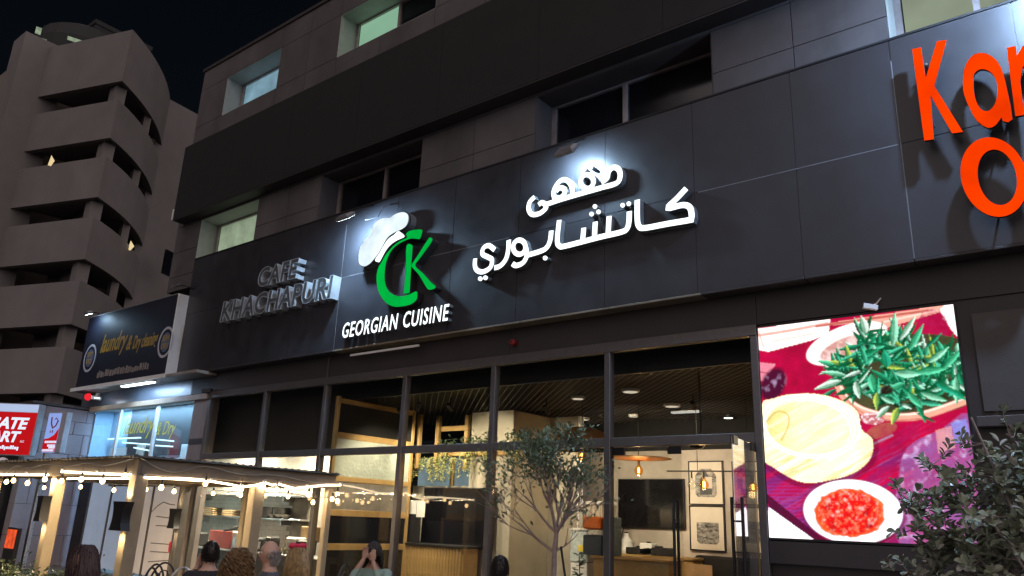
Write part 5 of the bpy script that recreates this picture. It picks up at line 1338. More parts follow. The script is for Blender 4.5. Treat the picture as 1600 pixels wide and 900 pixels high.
# ---- right part: TV, pictures, sideboard
a = at(965, 748, YB-.1); b = at(1070, 827, YB-.1)
e = thing('television', 'dark wall television on the concrete wall behind the closed door', 'television', ((a.x+b.x)/2, YB-.1, b.z))
MB().cbox(a.x, b.x, YB-.09, YB-.03, b.z, a.z, .01).build('case', M_black, e); MB().box(a.x+.02, b.x-.02, YB-.094, YB-.0905, b.z+.02, a.z-.02).build('screen', M_tv, e); MB().box(a.x+.5, b.x-.5, YB-.029, YB-.001, b.z+.3, a.z-.3).build('bracket', M_black, e)
MB().tube([Vector((at(975, 826, YB-.02).x, YB-.02, b.z)), at(968, 850, YB-.02), at(966, 872, YB-.02)], .012, 5).build('cable', M_black, e)
def photo_mat(nm, seed):
    m = bpy.data.materials.new(nm); m.use_nodes = True; n = m.node_tree.nodes; l = m.node_tree.links; b = n['Principled BSDF']; b.inputs['Roughness'].default_value = .3
    tc = n.new('ShaderNodeTexCoord'); mp = n.new('ShaderNodeMapping'); mp.inputs['Location'].default_value = (seed*3.1, 0, seed*1.7); mp.inputs['Scale'].default_value = (2.2, 1, 4.5)
    nz = n.new('ShaderNodeTexNoise'); nz.inputs['Scale'].default_value = 3.0; nz.inputs['Detail'].default_value = 9; nz.inputs['Roughness'].default_value = .75
    cr = n.new('ShaderNodeValToRGB'); cr.color_ramp.elements[0].position = .40; cr.color_ramp.elements[0].color = (.02, .02, .02, 1); cr.color_ramp.elements[1].position = .62; cr.color_ramp.elements[1].color = (.42, .40, .36, 1)
    l.new(tc.outputs['Object'], mp.inputs[0]); l.new(mp.outputs[0], nz.inputs['Vector']); l.new(nz.outputs['Fac'], cr.inputs[0]); l.new(cr.outputs[0], b.inputs['Base Color']); return m
M_mount = mat('picture_mount', (.60, .54, .44), .6, var=.05)
rg, sc_ = (1000, 680), 900/220
pics = [('framed photograph of an old house with arched mount, upper left', [(315, 172), (523, 172), (528, 440), (322, 437)], (357, 492, 215, 395), 'house'),
        ('framed landscape photograph, lower left of the group', [(322, 455), (532, 462), (540, 738), (328, 728)], (358, 497, 555, 692), 'town'),
        ('framed photograph partly behind the open door, upper right', [(596, 172), (764, 176), (775, 442), (600, 440)], (628, 728, 213, 398), 'house'),
        ('framed landscape photograph behind the open door, lower right', [(600, 462), (785, 470), (802, 752), (606, 744)], (640, 760, 550, 688), 'town')]
for i, (lab, pg4, inn, kd) in enumerate(pics):
    q = [at(rg[0]+x/sc_, rg[1]+y/sc_, YB-.05) for x, y in pg4]
    X0 = (q[0].x+q[3].x)/2; X1 = (q[1].x+q[2].x)/2; Zt_ = (q[0].z+q[1].z)/2; Zb_ = (q[2].z+q[3].z)/2
    e = thing('framed_picture', lab, 'picture', ((X0+X1)/2, YB-.02, Zb_), 'framed photographs on the concrete wall')
    t = .025
    MB().box(X0, X1, YB-.05, YB-.002, Zb_, Zt_).build('mount', M_mount, e)
    mb = MB(); mb.box(X0-t, X0-.001, YB-.065, YB-.002, Zb_-t, Zt_+t); mb.box(X1+.001, X1+t, YB-.065, YB-.002, Zb_-t, Zt_+t); mb.box(X0, X1, YB-.064, YB-.003, Zt_+.001, Zt_+t); mb.box(X0, X1, YB-.064, YB-.003, Zb_-t, Zb_-.001); mb.build('frame', M_blackmet, e)
    xa = at(rg[0]+inn[0]/sc_, 780, YB-.05).x; xb2 = at(rg[0]+inn[1]/sc_, 780, YB-.05).x
    za = at(rg[0]+inn[0]/sc_, rg[1]+inn[3]/sc_, YB-.05).z; zb2 = at(rg[0]+inn[0]/sc_, rg[1]+inn[2]/sc_, YB-.05).z
    c_ = .12*(xb2-xa); c2 = .3*(xb2-xa) if kd == 'house' else c_*.3
    pts = [(xa+c_, za), (xb2-c_, za), (xb2, za+c_), (xb2, zb2-c2), (xb2-c2*.8, zb2), (xa+c2*.8, zb2), (xa, zb2-c2), (xa, za+c_)]
    MB().prism(pts, YB-.054, YB-.0505).build('photograph', photo_mat('printed_photograph_%d' % i, i), e)
    if kd == 'house':
        cx = (xa+xb2)/2; w_ = xb2-xa; mb = MB()
        mb.prism([(cx-w_*.28, za+.05), (cx+w_*.28, za+.05), (cx+w_*.28, za+(zb2-za)*.6), (cx, zb2-.06), (cx-w_*.28, za+(zb2-za)*.6)], YB-.058, YB-.0545).build('printed_house', mat('print_dark', (.05, .05, .05), .4, var=.3, scale=6), e)
        mb = MB()
        for k in (-.14, .02, .16): mb.box(cx+w_*k, cx+w_*k+.07, YB-.061, YB-.0585, za+.18, za+.42)
        mb.build('printed_windows', M_mount, e)
# sideboard
e = thing('sideboard', 'timber sideboard along the concrete wall', 'sideboard', (-9, YB-.6, 0))
a = at(962, 890, YB-.7).x; b = at(1060, 890, YB-.7).x
MB().cbox(a-.9, b+.3, YB-.62, YB-.02, 0, 1.02, .01).build('carcass', M_gold, e); MB().cbox(a-.95, b+.33, YB-.66, YB-.01, 1.022, 1.07, .008).build('top', M_gold, e)
for k in range(5): MB().cbox(a-.85+k*.62, a-.30+k*.62, YB-.645, YB-.622, .1, .96, .006).build('door_panel', M_brd, e)
for i, (px, w_, h_, m, lab) in enumerate(((970, .12, .34, M_black, 'dark bottle at the left end of the sideboard'), (979, .30, .42, M_white, 'white bagged jug on the sideboard'), (1000, .55, .14, M_black, 'dark tray with plates on the sideboard'), (1014, .3, .24, M_white, 'small white card box on the sideboard'), (1030, .6, .16, M_black, 'flat pile of menus on the sideboard'))):
    x = at(px, 880, YB-.35).x; simple('sideboard_item', lab, 'tableware', (x, YB-.35, 1.07), [('body', MB().lathe((x, YB-.35, 1.071), [(w_*.42, 0), (w_*.5, h_*.15), (w_*.45, h_*.6), (w_*.18, h_*.85), (w_*.16, h_)], 14) if i < 2 else MB().cbox(x-w_/2, x+w_/2, YB-.5, YB-.2, 1.071, 1.071+h_, .02), m), ('top', MB().lathe((x, YB-.35, 1.073+h_), [(w_*.15, 0), (w_*.15, .03)], 10), M_blackmet)])
simple('sofa', 'dark upholstered bench under the framed photographs', 'sofa', (-8, YB-.5, 0), [('seat', MB().cbox(at(1075, 885, YB-.5).x, -4.2, YB-.75, YB-.1, 0, .5, .04), M_black), ('backrest', MB().cbox(at(1075, 885, YB-.5).x, -4.2, YB-.2, YB-.02, .5, 1.12, .04), M_black)])
# between column and door: pale wall, grey cabinet, dispenser, juicer
XQ = at(862, 800, 4.2).x; XQ2 = at(895, 800, 4.2).x
simple('partition_wall', 'pale yellow partition wall right of the column', 'wall', ((XQ+XQ2)/2, 4.3, 0), [('wall_body', MB().cbox(XQ-.4, XQ2, 4.36, 4.5, 0, 3.93, .01), mat('lit_plaster', (.4, .3, .2), .7)), ('edge', MB().cbox(XQ2+.002, XQ2+.05, 4.35, 4.51, 0, 3.93, .005), M_white)])
X1 = at(896, 830, 4.6).x; X2 = at(940, 830, 4.6).x
simple('grey_cabinet', 'tall plain grey cabinet behind the bare tree', 'cabinet', ((X1+X2)/2, 4.8, 0), [('carcass', MB().cbox(X1, X2, 4.6, 5.2, 0, 2.06, .015), mat('grey_laminate', (.36, .33, .27), .5, var=.06)), ('cornice', MB().cbox(X1-.02, X2+.02, 4.58, 5.2, 2.065, 2.13, .008), M_white), ('handle', MB().tube([(X1+.06, 4.58, 1.1), (X1+.06, 4.58, 1.35)], .012, 6), M_steel)])
c = at(929, 868, 3.6)
e = thing('coffee_machine', 'orange and black coffee machine on the side counter', 'machine', (c.x, 3.6, 1.05))
MB().cbox(c.x-.22, c.x+.22, 3.5, 3.8, 1.08, 1.45, .02).build('body', mat('navy_plastic', (.02, .035, .06), .35), e); MB().cbox(c.x-.20, c.x+.20, 3.45, 3.8, 1.56, 1.80, .03).build('head', mat('orange_plastic', (.6, .16, .03), .35), e)
MB().cbox(c.x-.16, c.x+.16, 3.6, 3.78, 1.45, 1.56, .01).build('neck', M_steel, e)
for k in range(3): MB().tube([(c.x-.10+k*.1, 3.62, 1.80), (c.x-.10+k*.1, 3.62, 2.08)], .022, 8).build('tube', M_white, e)
MB().cbox(c.x+.24, c.x+.5, 3.5, 3.8, 1.08, 1.8, .02).build('water_tank', mat('blue_plastic', (.06, .11, .16), .3), e)
a = at(925, 885, 3.4).x
simple('side_counter', 'timber side counter carrying the coffee machine', 'counter', (a+.3, 3.7, 0), [('carcass', MB().cbox(a, a+1.6, 3.45, 4.0, 0, 1.03, .01), M_gold), ('worktop', MB().cbox(a-.03, a+1.63, 3.4, 4.02, 1.035, 1.078, .006), M_gold)])
c = at(908, 862, 3.9)
simple('water_dispenser', 'clear plastic dispenser with yellow lid band beside the coffee machine', 'dispenser', (c.x, 3.9, .4), [('tank', MB().cbox(c.x-.22, c.x+.2, 3.8, 4.1, .9, 1.52, .03), mat('clear_plastic', (.42, .48, .48), .25)), ('lid', MB().cbox(c.x-.23, c.x+.21, 3.79, 4.11, 1.525, 1.57, .01), M_white), ('yellow_band', MB().cbox(c.x, c.x+.2, 3.785, 3.799, 1.12, 1.24, .004), mat('yellow_plastic', (.7, .55, .05), .4)), ('stand', MB().cbox(c.x-.2, c.x+.2, 3.82, 4.08, 0, .898, .01), M_white)])
# ---- pendants
M_fil = emis('filament', (1.0, .62, .20), 14); M_amber = glassmat('amber_glass', (1.0, .70, .32), 1.35)
M_disc = mat('wood_disc', (.30, .16, .07), .5, var=.2, scale=4)
def pendant(lab, px, py, Y, ztop, disc=0, power=8, dome=None):
    c = at(px, py, Y); e = thing('pendant_lamp', lab, 'lamp', (c.x, Y, ztop), 'warm pendant lamps in the dining room')
    MB().lathe(c, [(.012, -.095), (.05, -.08), (.082, -.03), (.085, .01), (.065, .05), (.03, .085), (.022, .11)], 16).build('glass_bulb', M_amber, e, smooth=True)
    MB().tube([c+Vector((0, 0, -.045)), c+Vector((0, 0, .045))], .016, 8).build('filament', M_fil, e)
    MB().tube([c+Vector((0, 0, .105)), c+Vector((0, 0, .2))], .022, 8).build('socket', M_gold, e)
    MB().tube([c+Vector((0, 0, .2)), Vector((c.x, Y, ztop))], .008, 5).build('cord', M_black, e)
    if disc: MB().lathe(c+Vector((0, 0, .19)), [(.03, 0), (disc, .03), (disc, .038), (.03, .07)], 28).build('disc_shade', M_disc, e, smooth=True)
    if dome: MB().lathe(c+Vector((0, 0, .12)), [(dome, 0), (dome*.96, dome*.25), (dome*.75, dome*.5), (dome*.4, dome*.66), (.03, dome*.7), (.02, dome*.68), (dome*.7, dome*.45), (dome*.94, 0)], 24).build('dome_shade', mat('terracotta_shade', (.55, .26, .09), .6, var=.1), e, smooth=True)
    lamp('light', 'POINT', c+Vector((0, -.0, -.13)), power, (1, .6, .26), e, shadow_soft_size=.06)
pendant('pendant with thin wooden disc and glowing amber bulb above the wall television', 998, 735, 3.2, 3.94, .62, 16)
pendant('pendant with terracotta dome glowing behind the tree top', 909, 713, 2.6, 3.94, 0, 16, .62)
# linear bar with two bulbs
p0 = at(1042, 736, 3.6); p1 = at(1192, 741, 3.6)
e = thing('bar_pendant', 'thin black bar pendant with two amber bulbs before the photographs', 'lamp', (p0.x, 3.6, 3.94))
MB().tube([p0, Vector((p1.x, 3.6, p0.z-.02))], .014, 6).build('bar', M_black, e)
for px, py in ((1100, 757), (1177, 761), (1081, 757)):
    c = at(px, py, 3.6); on = px != 1081
    MB().lathe(c, [(.012, -.095), (.05, -.08), (.082, -.03), (.085, .01), (.065, .05), (.03, .085), (.022, .11)], 16).build('glass_bulb', M_amber if on else M_glass, e, smooth=True)
    if on: MB().tube([c+Vector((0, 0, -.05)), c+Vector((0, 0, .05))], .02, 8).build('filament', M_fil, e); lamp('light', 'POINT', c+Vector((0, 0, -.13)), 9, (1, .6, .26), e, shadow_soft_size=.06)
    MB().tube([c+Vector((0, 0, .105)), Vector((c.x, 3.6, p0.z-.01))], .016, 6).build('socket', M_black, e)
for px in (1090, 1170):
    x = at(px, 740, 3.6).x; MB().tube([(x, 3.6, p0.z), (x, 3.6, 3.95)], .006, 5).build('cord', M_black, e)
c = at(1088, 693, 1.2)
simple('dome_fixture', 'black half dome fixture hanging just under the transom', 'fixture', c, [('dome', MB().lathe(c+Vector((0, 0, 0)), [(.02, -.09), (.10, -.07), (.15, -.01), (.155, .04)], 18), M_blackmet), ('stem', MB().tube([c+Vector((.08, 0, .03)), c+Vector((.08, 0, 1.3))], .014, 6), M_black), ('plate', MB().lathe(c+Vector((0, 0, .041)), [(.155, 0), (.155, .01)], 18), M_black)])
# ---- ceiling fittings and room light
def ceil_disc(lab, px, py, r, on):
    d = ray(px, py); t = (3.93-CAM.z)/d.z; c = CAM+d*t
    e = thing('ceiling_disc', lab, 'light', c, 'round ceiling fittings under the mesh')
    MB().lathe(c, [(r*.9, -.03), (r, -.02), (r, .02)], 18).build('rim', M_white, e); MB().lathe(c+Vector((0, 0, -.034)), [(.001, 0), (r*.8, 0), (r*.8, .003), (.001, .003)], 16).build('lens', emis('dim_lens', (1, .85, .65), .5 if on else .12), e)
for i, (px, py, r, on) in enumerate(((903, 621, .13, 1), (912, 654, .13, 1), (985, 610, .16, 0), (1050, 633, .16, 0), (990, 649, .11, 0))):
    ceil_disc(['pale round ceiling fitting above the tree, nearer', 'pale round ceiling fitting above the tree, farther', 'dim round ceiling fitting at the left of the door bay', 'dim round ceiling fitting in the middle of the door bay', 'small round ceiling fitting holding the disc pendant cord'][i], px, py, r, on)
def at_ceil(px, py, z): d = ray(px, py); return CAM+d*((z-CAM.z)/d.z)
a = at_ceil(1050, 645, 3.9); b = at_ceil(1094, 643, 3.9)
e = thing('linear_ceiling_light', 'pale linear light under the mesh ceiling', 'light', a); MB().beam(a, b, .12, .03).build('diffuser', emis('dim_linear', (.8, .75, .68), .55), e); MB().beam(a+Vector((0, 0, .02)), b+Vector((0, 0, .02)), .14, .01).build('frame', M_white, e)
for i, (px, py) in enumerate(((1138, 653), (1156, 660), (1170, 666))):
    c = at_ceil(px, py, 3.9); e = thing('spotlight', ['nearest of three small bright spots under the mesh ceiling', 'middle one of three small bright ceiling spots', 'farthest of three small bright ceiling spots'][i], 'light', c, 'small ceiling spots')
    MB().lathe(c, [(.10, .0), (.11, .02), (.11, .1)], 12).build('housing', M_black, e); MB().lathe(c+Vector((0, 0, -.006)), [(.001, 0), (.09, 0), (.09, .004), (.001, .004)], 12).build('lens', emis('spot_lens', (1, .9, .75), 4), e)
def add_spot(lab, x, y, power, aim, size=R(95)):  # spots added with no known fitting, to brighten chosen surfaces
    c = Vector((x, y, 3.75)); e = thing('added_spot', lab, 'light', (x, y, 3.94), 'added spots under the mesh ceiling')
    d = (Vector(aim)-c).normalized()
    MB().tube([c-d*.09, c+d*.09], .045, 10).build('barrel', M_black, e); MB().tube([c, Vector((x, y, 3.945))], .012, 6).build('stem', M_black, e)
    MB().tube([c+d*.091, c+d*.094], .036, 10).build('lens', emis('added_spot_lens', (1, .8, .5), 5), e)
    lamp('light', 'SPOT', c+d*.13, power, M_lamp_w, e, spot_size=size, spot_blend=.7, shadow_soft_size=.08, aim=Vector(aim)+d*.2)
add_spot('added spot aimed at the column face', -10.4, 1.2, 210, (-10.7, 3.1, 2.4))
add_spot('added spot aimed at the fringe of hanging plants', -11.9, 1.3, 300, (-12.0, 3.1, 2.2))
add_spot('added spot over the closed door aimed at the wall television', -7.6, 2.6, 190, (-8.6, 6, 1.9))
add_spot('added spot aimed at the framed photographs', -6.0, 2.8, 200, (-6.8, 6, 2.0))
add_spot('added spot aimed at the grey cabinet', -8.8, 2.2, 200, (-9.2, 4.8, 1.4))
add_spot('added spot aimed at the timber partition', -11.0, .9, 240, (-12.5, 1.4, 1.8))
def add_ceiling_panel(lab, x, y, z, sx_, sy_, power, col=M_lamp_w):  # panels added out of view to light the kitchen
    e = thing('added_ceiling_panel', lab, 'light', (x, y, z), 'added panel lights'); MB().cbox(x-sx_/2, x+sx_/2, y-sy_/2, y+sy_/2, z, z+.03, .004).build('frame', M_white, e)
    MB().box(x-sx_/2+.03, x+sx_/2-.03, y-sy_/2+.03, y+sy_/2-.03, z-.004, z-.001).build('diffuser', emis('panel_diffuser', (1, .85, .62), 1.5), e)
    lamp('light', 'AREA', (x, y, z-.012), power, col, e, shape='RECTANGLE', size=sx_*.8, size_y=sy_*.8)
add_ceiling_panel('added panel light over the left of the kitchen counter', -18.2, 1.5, 3.26, 1.2, .3, 260, (1, .86, .62)); add_ceiling_panel('added panel light over the right of the kitchen counter', -15.2, 1.5, 3.26, 1.2, .3, 260, (1, .86, .62))
# ------------------------------------------------------------------ chairs and tables on the terrace
M_chair = mat('chair_metal', (.03, .03, .032), .35, metal=.6); M_chair_l = mat('chair_pale_metal', (.35, .37, .40), .3, metal=.7)
def make_chair(label, x, y, rz, m=None, group='round backed chairs on the terrace'):
    m = m or M_chair
    e = local('terrace_chair', label, 'chair', (x, y, 0), rz, group)
    MB().lathe((0, 0, .43), [(.001, 0), (.19, 0), (.205, .012), (.20, .03), (.001, .035)], 18).build('seat', m, e)
    for a, b in ((-.15, -.15), (.15, -.15), (-.15, .15), (.15, .15)):
        MB().tube([(a*.85, b*.85, .43), (a*1.25, b*1.25, 0)], .012, 7).build('leg', m, e)
    hoop = [(.20*math.cos(t), -.17-.04*math.sin(t), .44+.47*math.sin(t)) for t in [math.pi*i/16 for i in range(17)]]
    MB().tube(hoop, .014, 7).build('back_hoop', m, e, smooth=True)
    h2 = [(.13*math.cos(t), -.17-.04*math.sin(t), .44+.37*math.sin(t)) for t in [math.pi*i/14 for i in range(15)]]
    MB().tube(h2, .009, 6).build('inner_hoop', m, e, smooth=True)
    for k in (-.05, .05): MB().tube([(k, -.17, .45), (k, -.205, .80)], .007, 6).build('back_bar', m, e)
    MB().tube([(.17*math.cos(t), .17*math.sin(t), .2) for t in [2*math.pi*i/16 for i in range(17)]], .007, 5).build('foot_ring', m, e)
    return e
def make_table(label, x, y):
    e = local('terrace_table', label, 'table', (x, y, 0), 0, 'round tables on the terrace')
    MB().lathe((0, 0, .72), [(.001, 0), (.36, 0), (.37, .012), (.36, .028), (.001, .028)], 24).build('top', M_gold, e)
    MB().tube([(0, 0, .02), (0, 0, .72)], .03, 10).build('pedestal', M_chair, e)
    MB().lathe((0, 0, 0), [(.24, 0), (.24, .015), (.05, .04)], 18).build('base', M_chair, e)
# ------------------------------------------------------------------ people
M_skin = mat('skin', (.46, .27, .19), .5, var=.08, scale=10)
M_skin2 = mat('skin_tan', (.36, .20, .13), .5, var=.08, scale=10)
M_lips = mat('lips', (.30, .10, .09), .45); M_eye = mat('eye', (.03, .02, .02), .2); M_eyew = mat('eye_white', (.6, .58, .55), .3)
def head_verts(c, sc, fwd):
    """skull, jaw, nose, brow and ears as one lofted form; fwd is the unit facing vector"""
    mb = MB(); seg, rings = 28, 22; f = Vector(fwd).normalized(); up = Vector((0, 0, 1)); s = f.cross(up).normalized(); u = s.cross(f)
    vs = []
    for i in range(rings+1):
        ph = math.pi*i/rings; z = math.cos(ph)
        for k in range(seg):
            t = 2*math.pi*k/seg; a, b = math.sin(ph)*math.cos(t), math.sin(ph)*math.sin(t)
            x, y = a*.073, b*.093            # width, depth
            zz = z*.118
            if zz < 0:
                tp = 1+zz/.118*.30; x *= tp; y *= 1+zz/.118*.16
                if b > 0: y += .012*(-zz/.118)
            if b > .2: 
                fr = max(0, b)
                y += .022*math.exp(-((zz+.018)/.022)**2)*math.exp(-(a/.16)**2)*(1 if b > .6 else 0)      # nose
                y -= .008*math.exp(-((zz-.008)/.014)**2)*(math.exp(-((abs(a)-.42)/.18)**2))              # eye sockets
                y += .004*math.exp(-((zz+.062)/.01)**2)*math.exp(-(a/.3)**2)                             # lips
            if abs(a) > .86 and -.03 < zz < .025 and abs(b) < .35: x *= 1.16                              # ears
            vs.append(Vector(c)+(s*x+f*y+u*zz)*sc)
    fs = []
    for i in range(rings):
        for k in range(seg):
            k2 = (k+1) % seg; fs.append((i*seg+k, i*seg+k2, (i+1)*seg+k2, (i+1)*seg+k))
    return vs, fs
def hand_chains(wrist, dirv, side, curl=.35, sc=1.0):
    """palm and five fingers as point chains with radii"""
    d = Vector(dirv).normalized(); s = Vector(side); s = (s-d*s.dot(d)).normalized(); n = d.cross(s)
    ch = []; w_ = Vector(wrist)
    for k, (off, L) in enumerate(((-.030, .068), (-.010, .078), (.010, .074), (.028, .058))):
        p0 = w_+d*.085*sc+s*off*sc; q = [w_+d*.03*sc+s*off*.6*sc, p0]; dd = d.copy()
        for j in range(3):
            dd = (dd+n*curl*(.6+.3*j)).normalized(); q.append(q[-1]+dd*L*sc*(.45, .32, .23)[j])
        ch.append((q, [.016*sc, .0115*sc, .0095*sc, .0085*sc, .0075*sc]))
    t0 = w_+d*.03*sc-s*.030*sc; ch.append(([w_+d*.02*sc, t0, t0+(d*.6-s*.7+n*.2).normalized()*.035*sc, t0+(d*.85-s*.5+n*.4).normalized()*.068*sc], [.018*sc, .014*sc, .0105*sc, .009*sc]))
    return ch
def person(label, pos, face, mats, head_dir=None, sh=1.0, arms=None, hair=None, lean=0.0, zones=None, voxel=.013, headtilt=0, broad=1.0, cap=None):
    """a seated figure; pos is the seat point, face the heading; body is one continuous mesh"""
    e = local('person', label, 'person', (pos[0], pos[1], 0), face)
    S = sh; parts = MB()
    def L(pts, rads, seg=12): parts.tube(smooth_open([Vector(p) for p in pts], 4), list(np.interp(np.linspace(0, len(rads)-1, (len(pts)-1)*4+1), range(len(rads)), rads)), seg)
    hz = 1.222*S; neck = Vector((0, lean*.9, 1.06*S)); hc = Vector((0, lean+.015, hz))
    # torso as stacked ellipses
    prof = [(.46, .165, .125, 0), (.55, .175, .13, .0), (.66, .158, .115, .005), (.78, .163, .118, .01), (.90, .185*broad, .122, .0), (.98, .195*broad, .115, -.005), (1.035, .16*broad, .092, -.008), (1.075, .075, .068, -.004), (1.12, .056, .06, .004)]
    vs = []; seg = 24
    for z, rx, ry, oy in prof:
        t_ = (z-.46)/.6
        for k in range(seg):
            t = 2*math.pi*k/seg; vs.append((rx*S*math.cos(t), ry*S*math.sin(t)+oy+lean*t_*.9, z*S))
    n = len(prof); fs = [(i*seg+k, i*seg+(k+1) % seg, (i+1)*seg+(k+1) % seg, (i+1)*seg+k) for i in range(n-1) for k in range(seg)]+[tuple(range(seg))[::-1], tuple((n-1)*seg+k for k in range(seg))]
    parts.add(vs, fs)
    L([(0, lean*.9, 1.04*S), (0, lean*.95, 1.12*S), (0, lean+.01, 1.2*S)], [.062*S, .054*S, .056*S])
    hd = Vector(head_dir or (0, 1, 0)).normalized()
    v2, f2 = head_verts(hc, S*1.0, hd); parts.add(v2, f2)
    for sx in (-1, 1):     # legs
        L([(sx*.09, 0, .52), (sx*.10, .22, .535), (sx*.11, .43, .51)], [.092*S, .082*S, .062*S]); L([(sx*.11, .43, .51), (sx*.11, .43, .28), (sx*.11, .40, .08)], [.060*S, .055*S, .038*S])
        L([(sx*.11, .37, .045), (sx*.115, .47, .04), (sx*.12, .60, .032)], [.038*S, .042*S, .03*S])
    arms = arms or {}
    for sx in (-1, 1):
        sho = Vector((sx*.185*broad*S, lean*.85, 1.0*S)); el, wr, hdv = arms.get(sx, ((sx*.24, .08, .74), (sx*.14, .33, .76), (-sx*.2, 1, 0)))
        L([sho-Vector((sx*.05, 0, .0)), sho, (sho+Vector(el))/2, el], [.062*S, .062*S, .05*S, .042*S]); L([el, (Vector(el)*.6+Vector(wr)*.4), wr], [.042*S, .041*S, .027*S])
        for q, r_ in hand_chains(wr, hdv, (sx, 0, .3)): parts.tube(q, r_, 7)
    ob = parts.build('body', [M_skin], e)
    md = ob.modifiers.new('remesh', 'REMESH'); md.mode = 'VOXEL'; md.voxel_size = voxel
    sm = ob.modifiers.new('smooth', 'SMOOTH'); sm.iterations = 3; sm.factor = .5
    dg = bpy.context.evaluated_depsgraph_get(); dg.update(); me = bpy.data.meshes.new_from_object(ob.evaluated_get(dg)); ob.modifiers.clear(); ob.data = me; me.name = 'body'
    me.materials.clear()
    for m in mats: me.materials.append(m)
    zf = zones or (lambda c: 1 if c.z < 1.055*S else 0)
    nP = len(me.polygons); cs = np.zeros(nP*3); me.polygons.foreach_get('center', cs); cs = cs.reshape(-1, 3)
    me.polygons.foreach_set('material_index', [zf(Vector(c)) for c in cs]); me.polygons.foreach_set('use_smooth', [True]*nP)
    # eyes, brows and mouth
    s = hd.cross(Vector((0, 0, 1))).normalized(); u = s.cross(hd)
    for sx in (-1, 1):
        ey = MB().ball(hc+(hd*.079+s*sx*.030+u*.008)*S, .0115*S, 10, 8).build('eye', M_eyew, e, smooth=True)
        MB().ball(hc+(hd*.086+s*sx*.030+u*.008)*S, .0065*S, 8, 6).build('iris', M_eye, ey)
        MB().tube([hc+(hd*.085+s*sx*.016+u*.027)*S, hc+(hd*.086+s*sx*.03+u*.031)*S, hc+(hd*.074+s*sx*.047+u*.026)*S], .0045*S, 5).build('eyebrow', hair[0] if hair else M_eye, e)
    MB().tube([hc+(hd*.084-s*.022-u*.062)*S, hc+(hd*.096-u*.060)*S, hc+(hd*.084+s*.022-u*.062)*S], [.003, .007, .003], 6).build('mouth', M_lips, e)
    if hair:
        hm, style, length, n_, seed = hair; rnd = random.Random(seed); mb = MB()
        # scalp shell
        cap_v = []; seg2, rg2 = 26, 12
        lim = .62 if style != 'short' else .56
        hm_ = hm
        for i in range(rg2+1):
            for k in range(seg2):
                t = 2*math.pi*k/seg2; ph = math.pi*(lim+(.16 if math.sin(t) < .1 else 0))*i/rg2; a, b = math.sin(ph)*math.cos(t), math.sin(ph)*math.sin(t); zz = math.cos(ph)
                cut = 1.0
                if b > .25 and zz < .35+.3*(b-.25): cut = .90       # leave the face free
                j = 1+.03*mnoise.noise(Vector((a*4, b*4, zz*4))+Vector((seed, 0, 0)))
                cap_v.append(hc+(s*a*.079*cut*j+hd*(b*.099*cut*j-.006)+u*(zz*.124*j))*S)
        mb.add(cap_v, [(i*seg2+k, i*seg2+(k+1) % seg2, (i+1)*seg2+(k+1) % seg2, (i+1)*seg2+k) for i in range(rg2) for k in range(seg2)])
        if style == 'fringe': mb = MB()      # bare crown: only the sides and back keep hair
        for i in range(n_):
            t = rnd.uniform(0, 2*math.pi); ph = rnd.uniform(.15, lim*.95+(.14 if style in ('short', 'fringe') and math.sin(t) < 0 else 0))*math.pi
            a, b = math.sin(ph)*math.cos(t), math.sin(ph)*math.sin(t); zz = math.cos(ph)
            if b > .3 and zz < .5: continue
            if style == 'fringe' and zz > .25: continue
            root = hc+(s*a*.084+hd*(b*.104-.006)+u*zz*.129)*S; out = (s*a+hd*b+u*zz*.4).normalized()
            if style in ('short', 'fringe'): Ln = length*rnd.uniform(.6, 1); pts = [root-out*.01, root+out*.006+u*-.3*Ln, root+out*.004-u*Ln*.9]
            elif style == 'curly':
                Ln = length*rnd.uniform(.5, 1.1); pts = []; ax = rnd.uniform(0, 6)
                for j in range(9): w2 = j/8; pts.append(root+out*(.05*min(1, w2*2))*rnd.uniform(.7, 1.2)-u*Ln*w2+(s*math.cos(ax+w2*13)+hd*math.sin(ax+w2*13))*.018)
            else:
                Ln = length*rnd.uniform(.75, 1.05); pts = []
                for j in range(8): w2 = j/7; pts.append(root+out*(.012+.02*math.sin(w2*3))-u*Ln*w2+s*rnd.gauss(0, .003)-hd*.02*w2)
            rr = .0038 if style != 'curly' else .0075
            mb.tube(pts, [rr*(1-.6*j/(len(pts)-1)) for j in range(len(pts))], 4, caps=False)
        o = mb.build('hair', hm, e, smooth=True, fix=False)
    if cap: cap(e, hc, hd, s, u, S)
    return e
def hairmat(nm, c, v=.45): return mat(nm, c, .35, var=v, scale=26)
M_hb = hairmat('hair_black', (.012, .009, .008)); M_hw = hairmat('hair_wine', (.035, .012, .014)); M_hcurl = hairmat('hair_curly', (.16, .095, .045)); M_hbl = hairmat('hair_blonde', (.30, .20, .09)); M_hg = hairmat('hair_grey', (.30, .27, .24))
M_blackcloth = mat('black_cloth', (.012, .012, .014), .85, var=.2, scale=14, bump=.1); M_mustard = mat('mustard_cloth', (.45, .25, .05), .8, var=.12, scale=14, bump=.1)
M_greycloth = mat('slate_cloth', (.07, .075, .09), .85, var=.15, scale=14, bump=.1); M_greencloth = mat('sage_cloth', (.22, .30, .24), .8, var=.15, scale=14, bump=.1); M_jeans = mat('dark_trousers', (.03, .035, .05), .85, var=.2, scale=16)
M_cream = mat('cream_cloth', (.55, .48, .38), .8, var=.12, scale=14)
def clothes(S, sleeve=None):
    def f(c):
        if c.z < .60*S and c.z < .62: return 2 if c.z > .07 else 3
        if c.z > 1.06*S: return 0
        if abs(c.x) > .05 and c.y > .26: return 0
        return 1
    return f
def skin_set(cl, sk=None, tr=None): return [sk or M_skin, cl, tr or M_jeans, M_black]
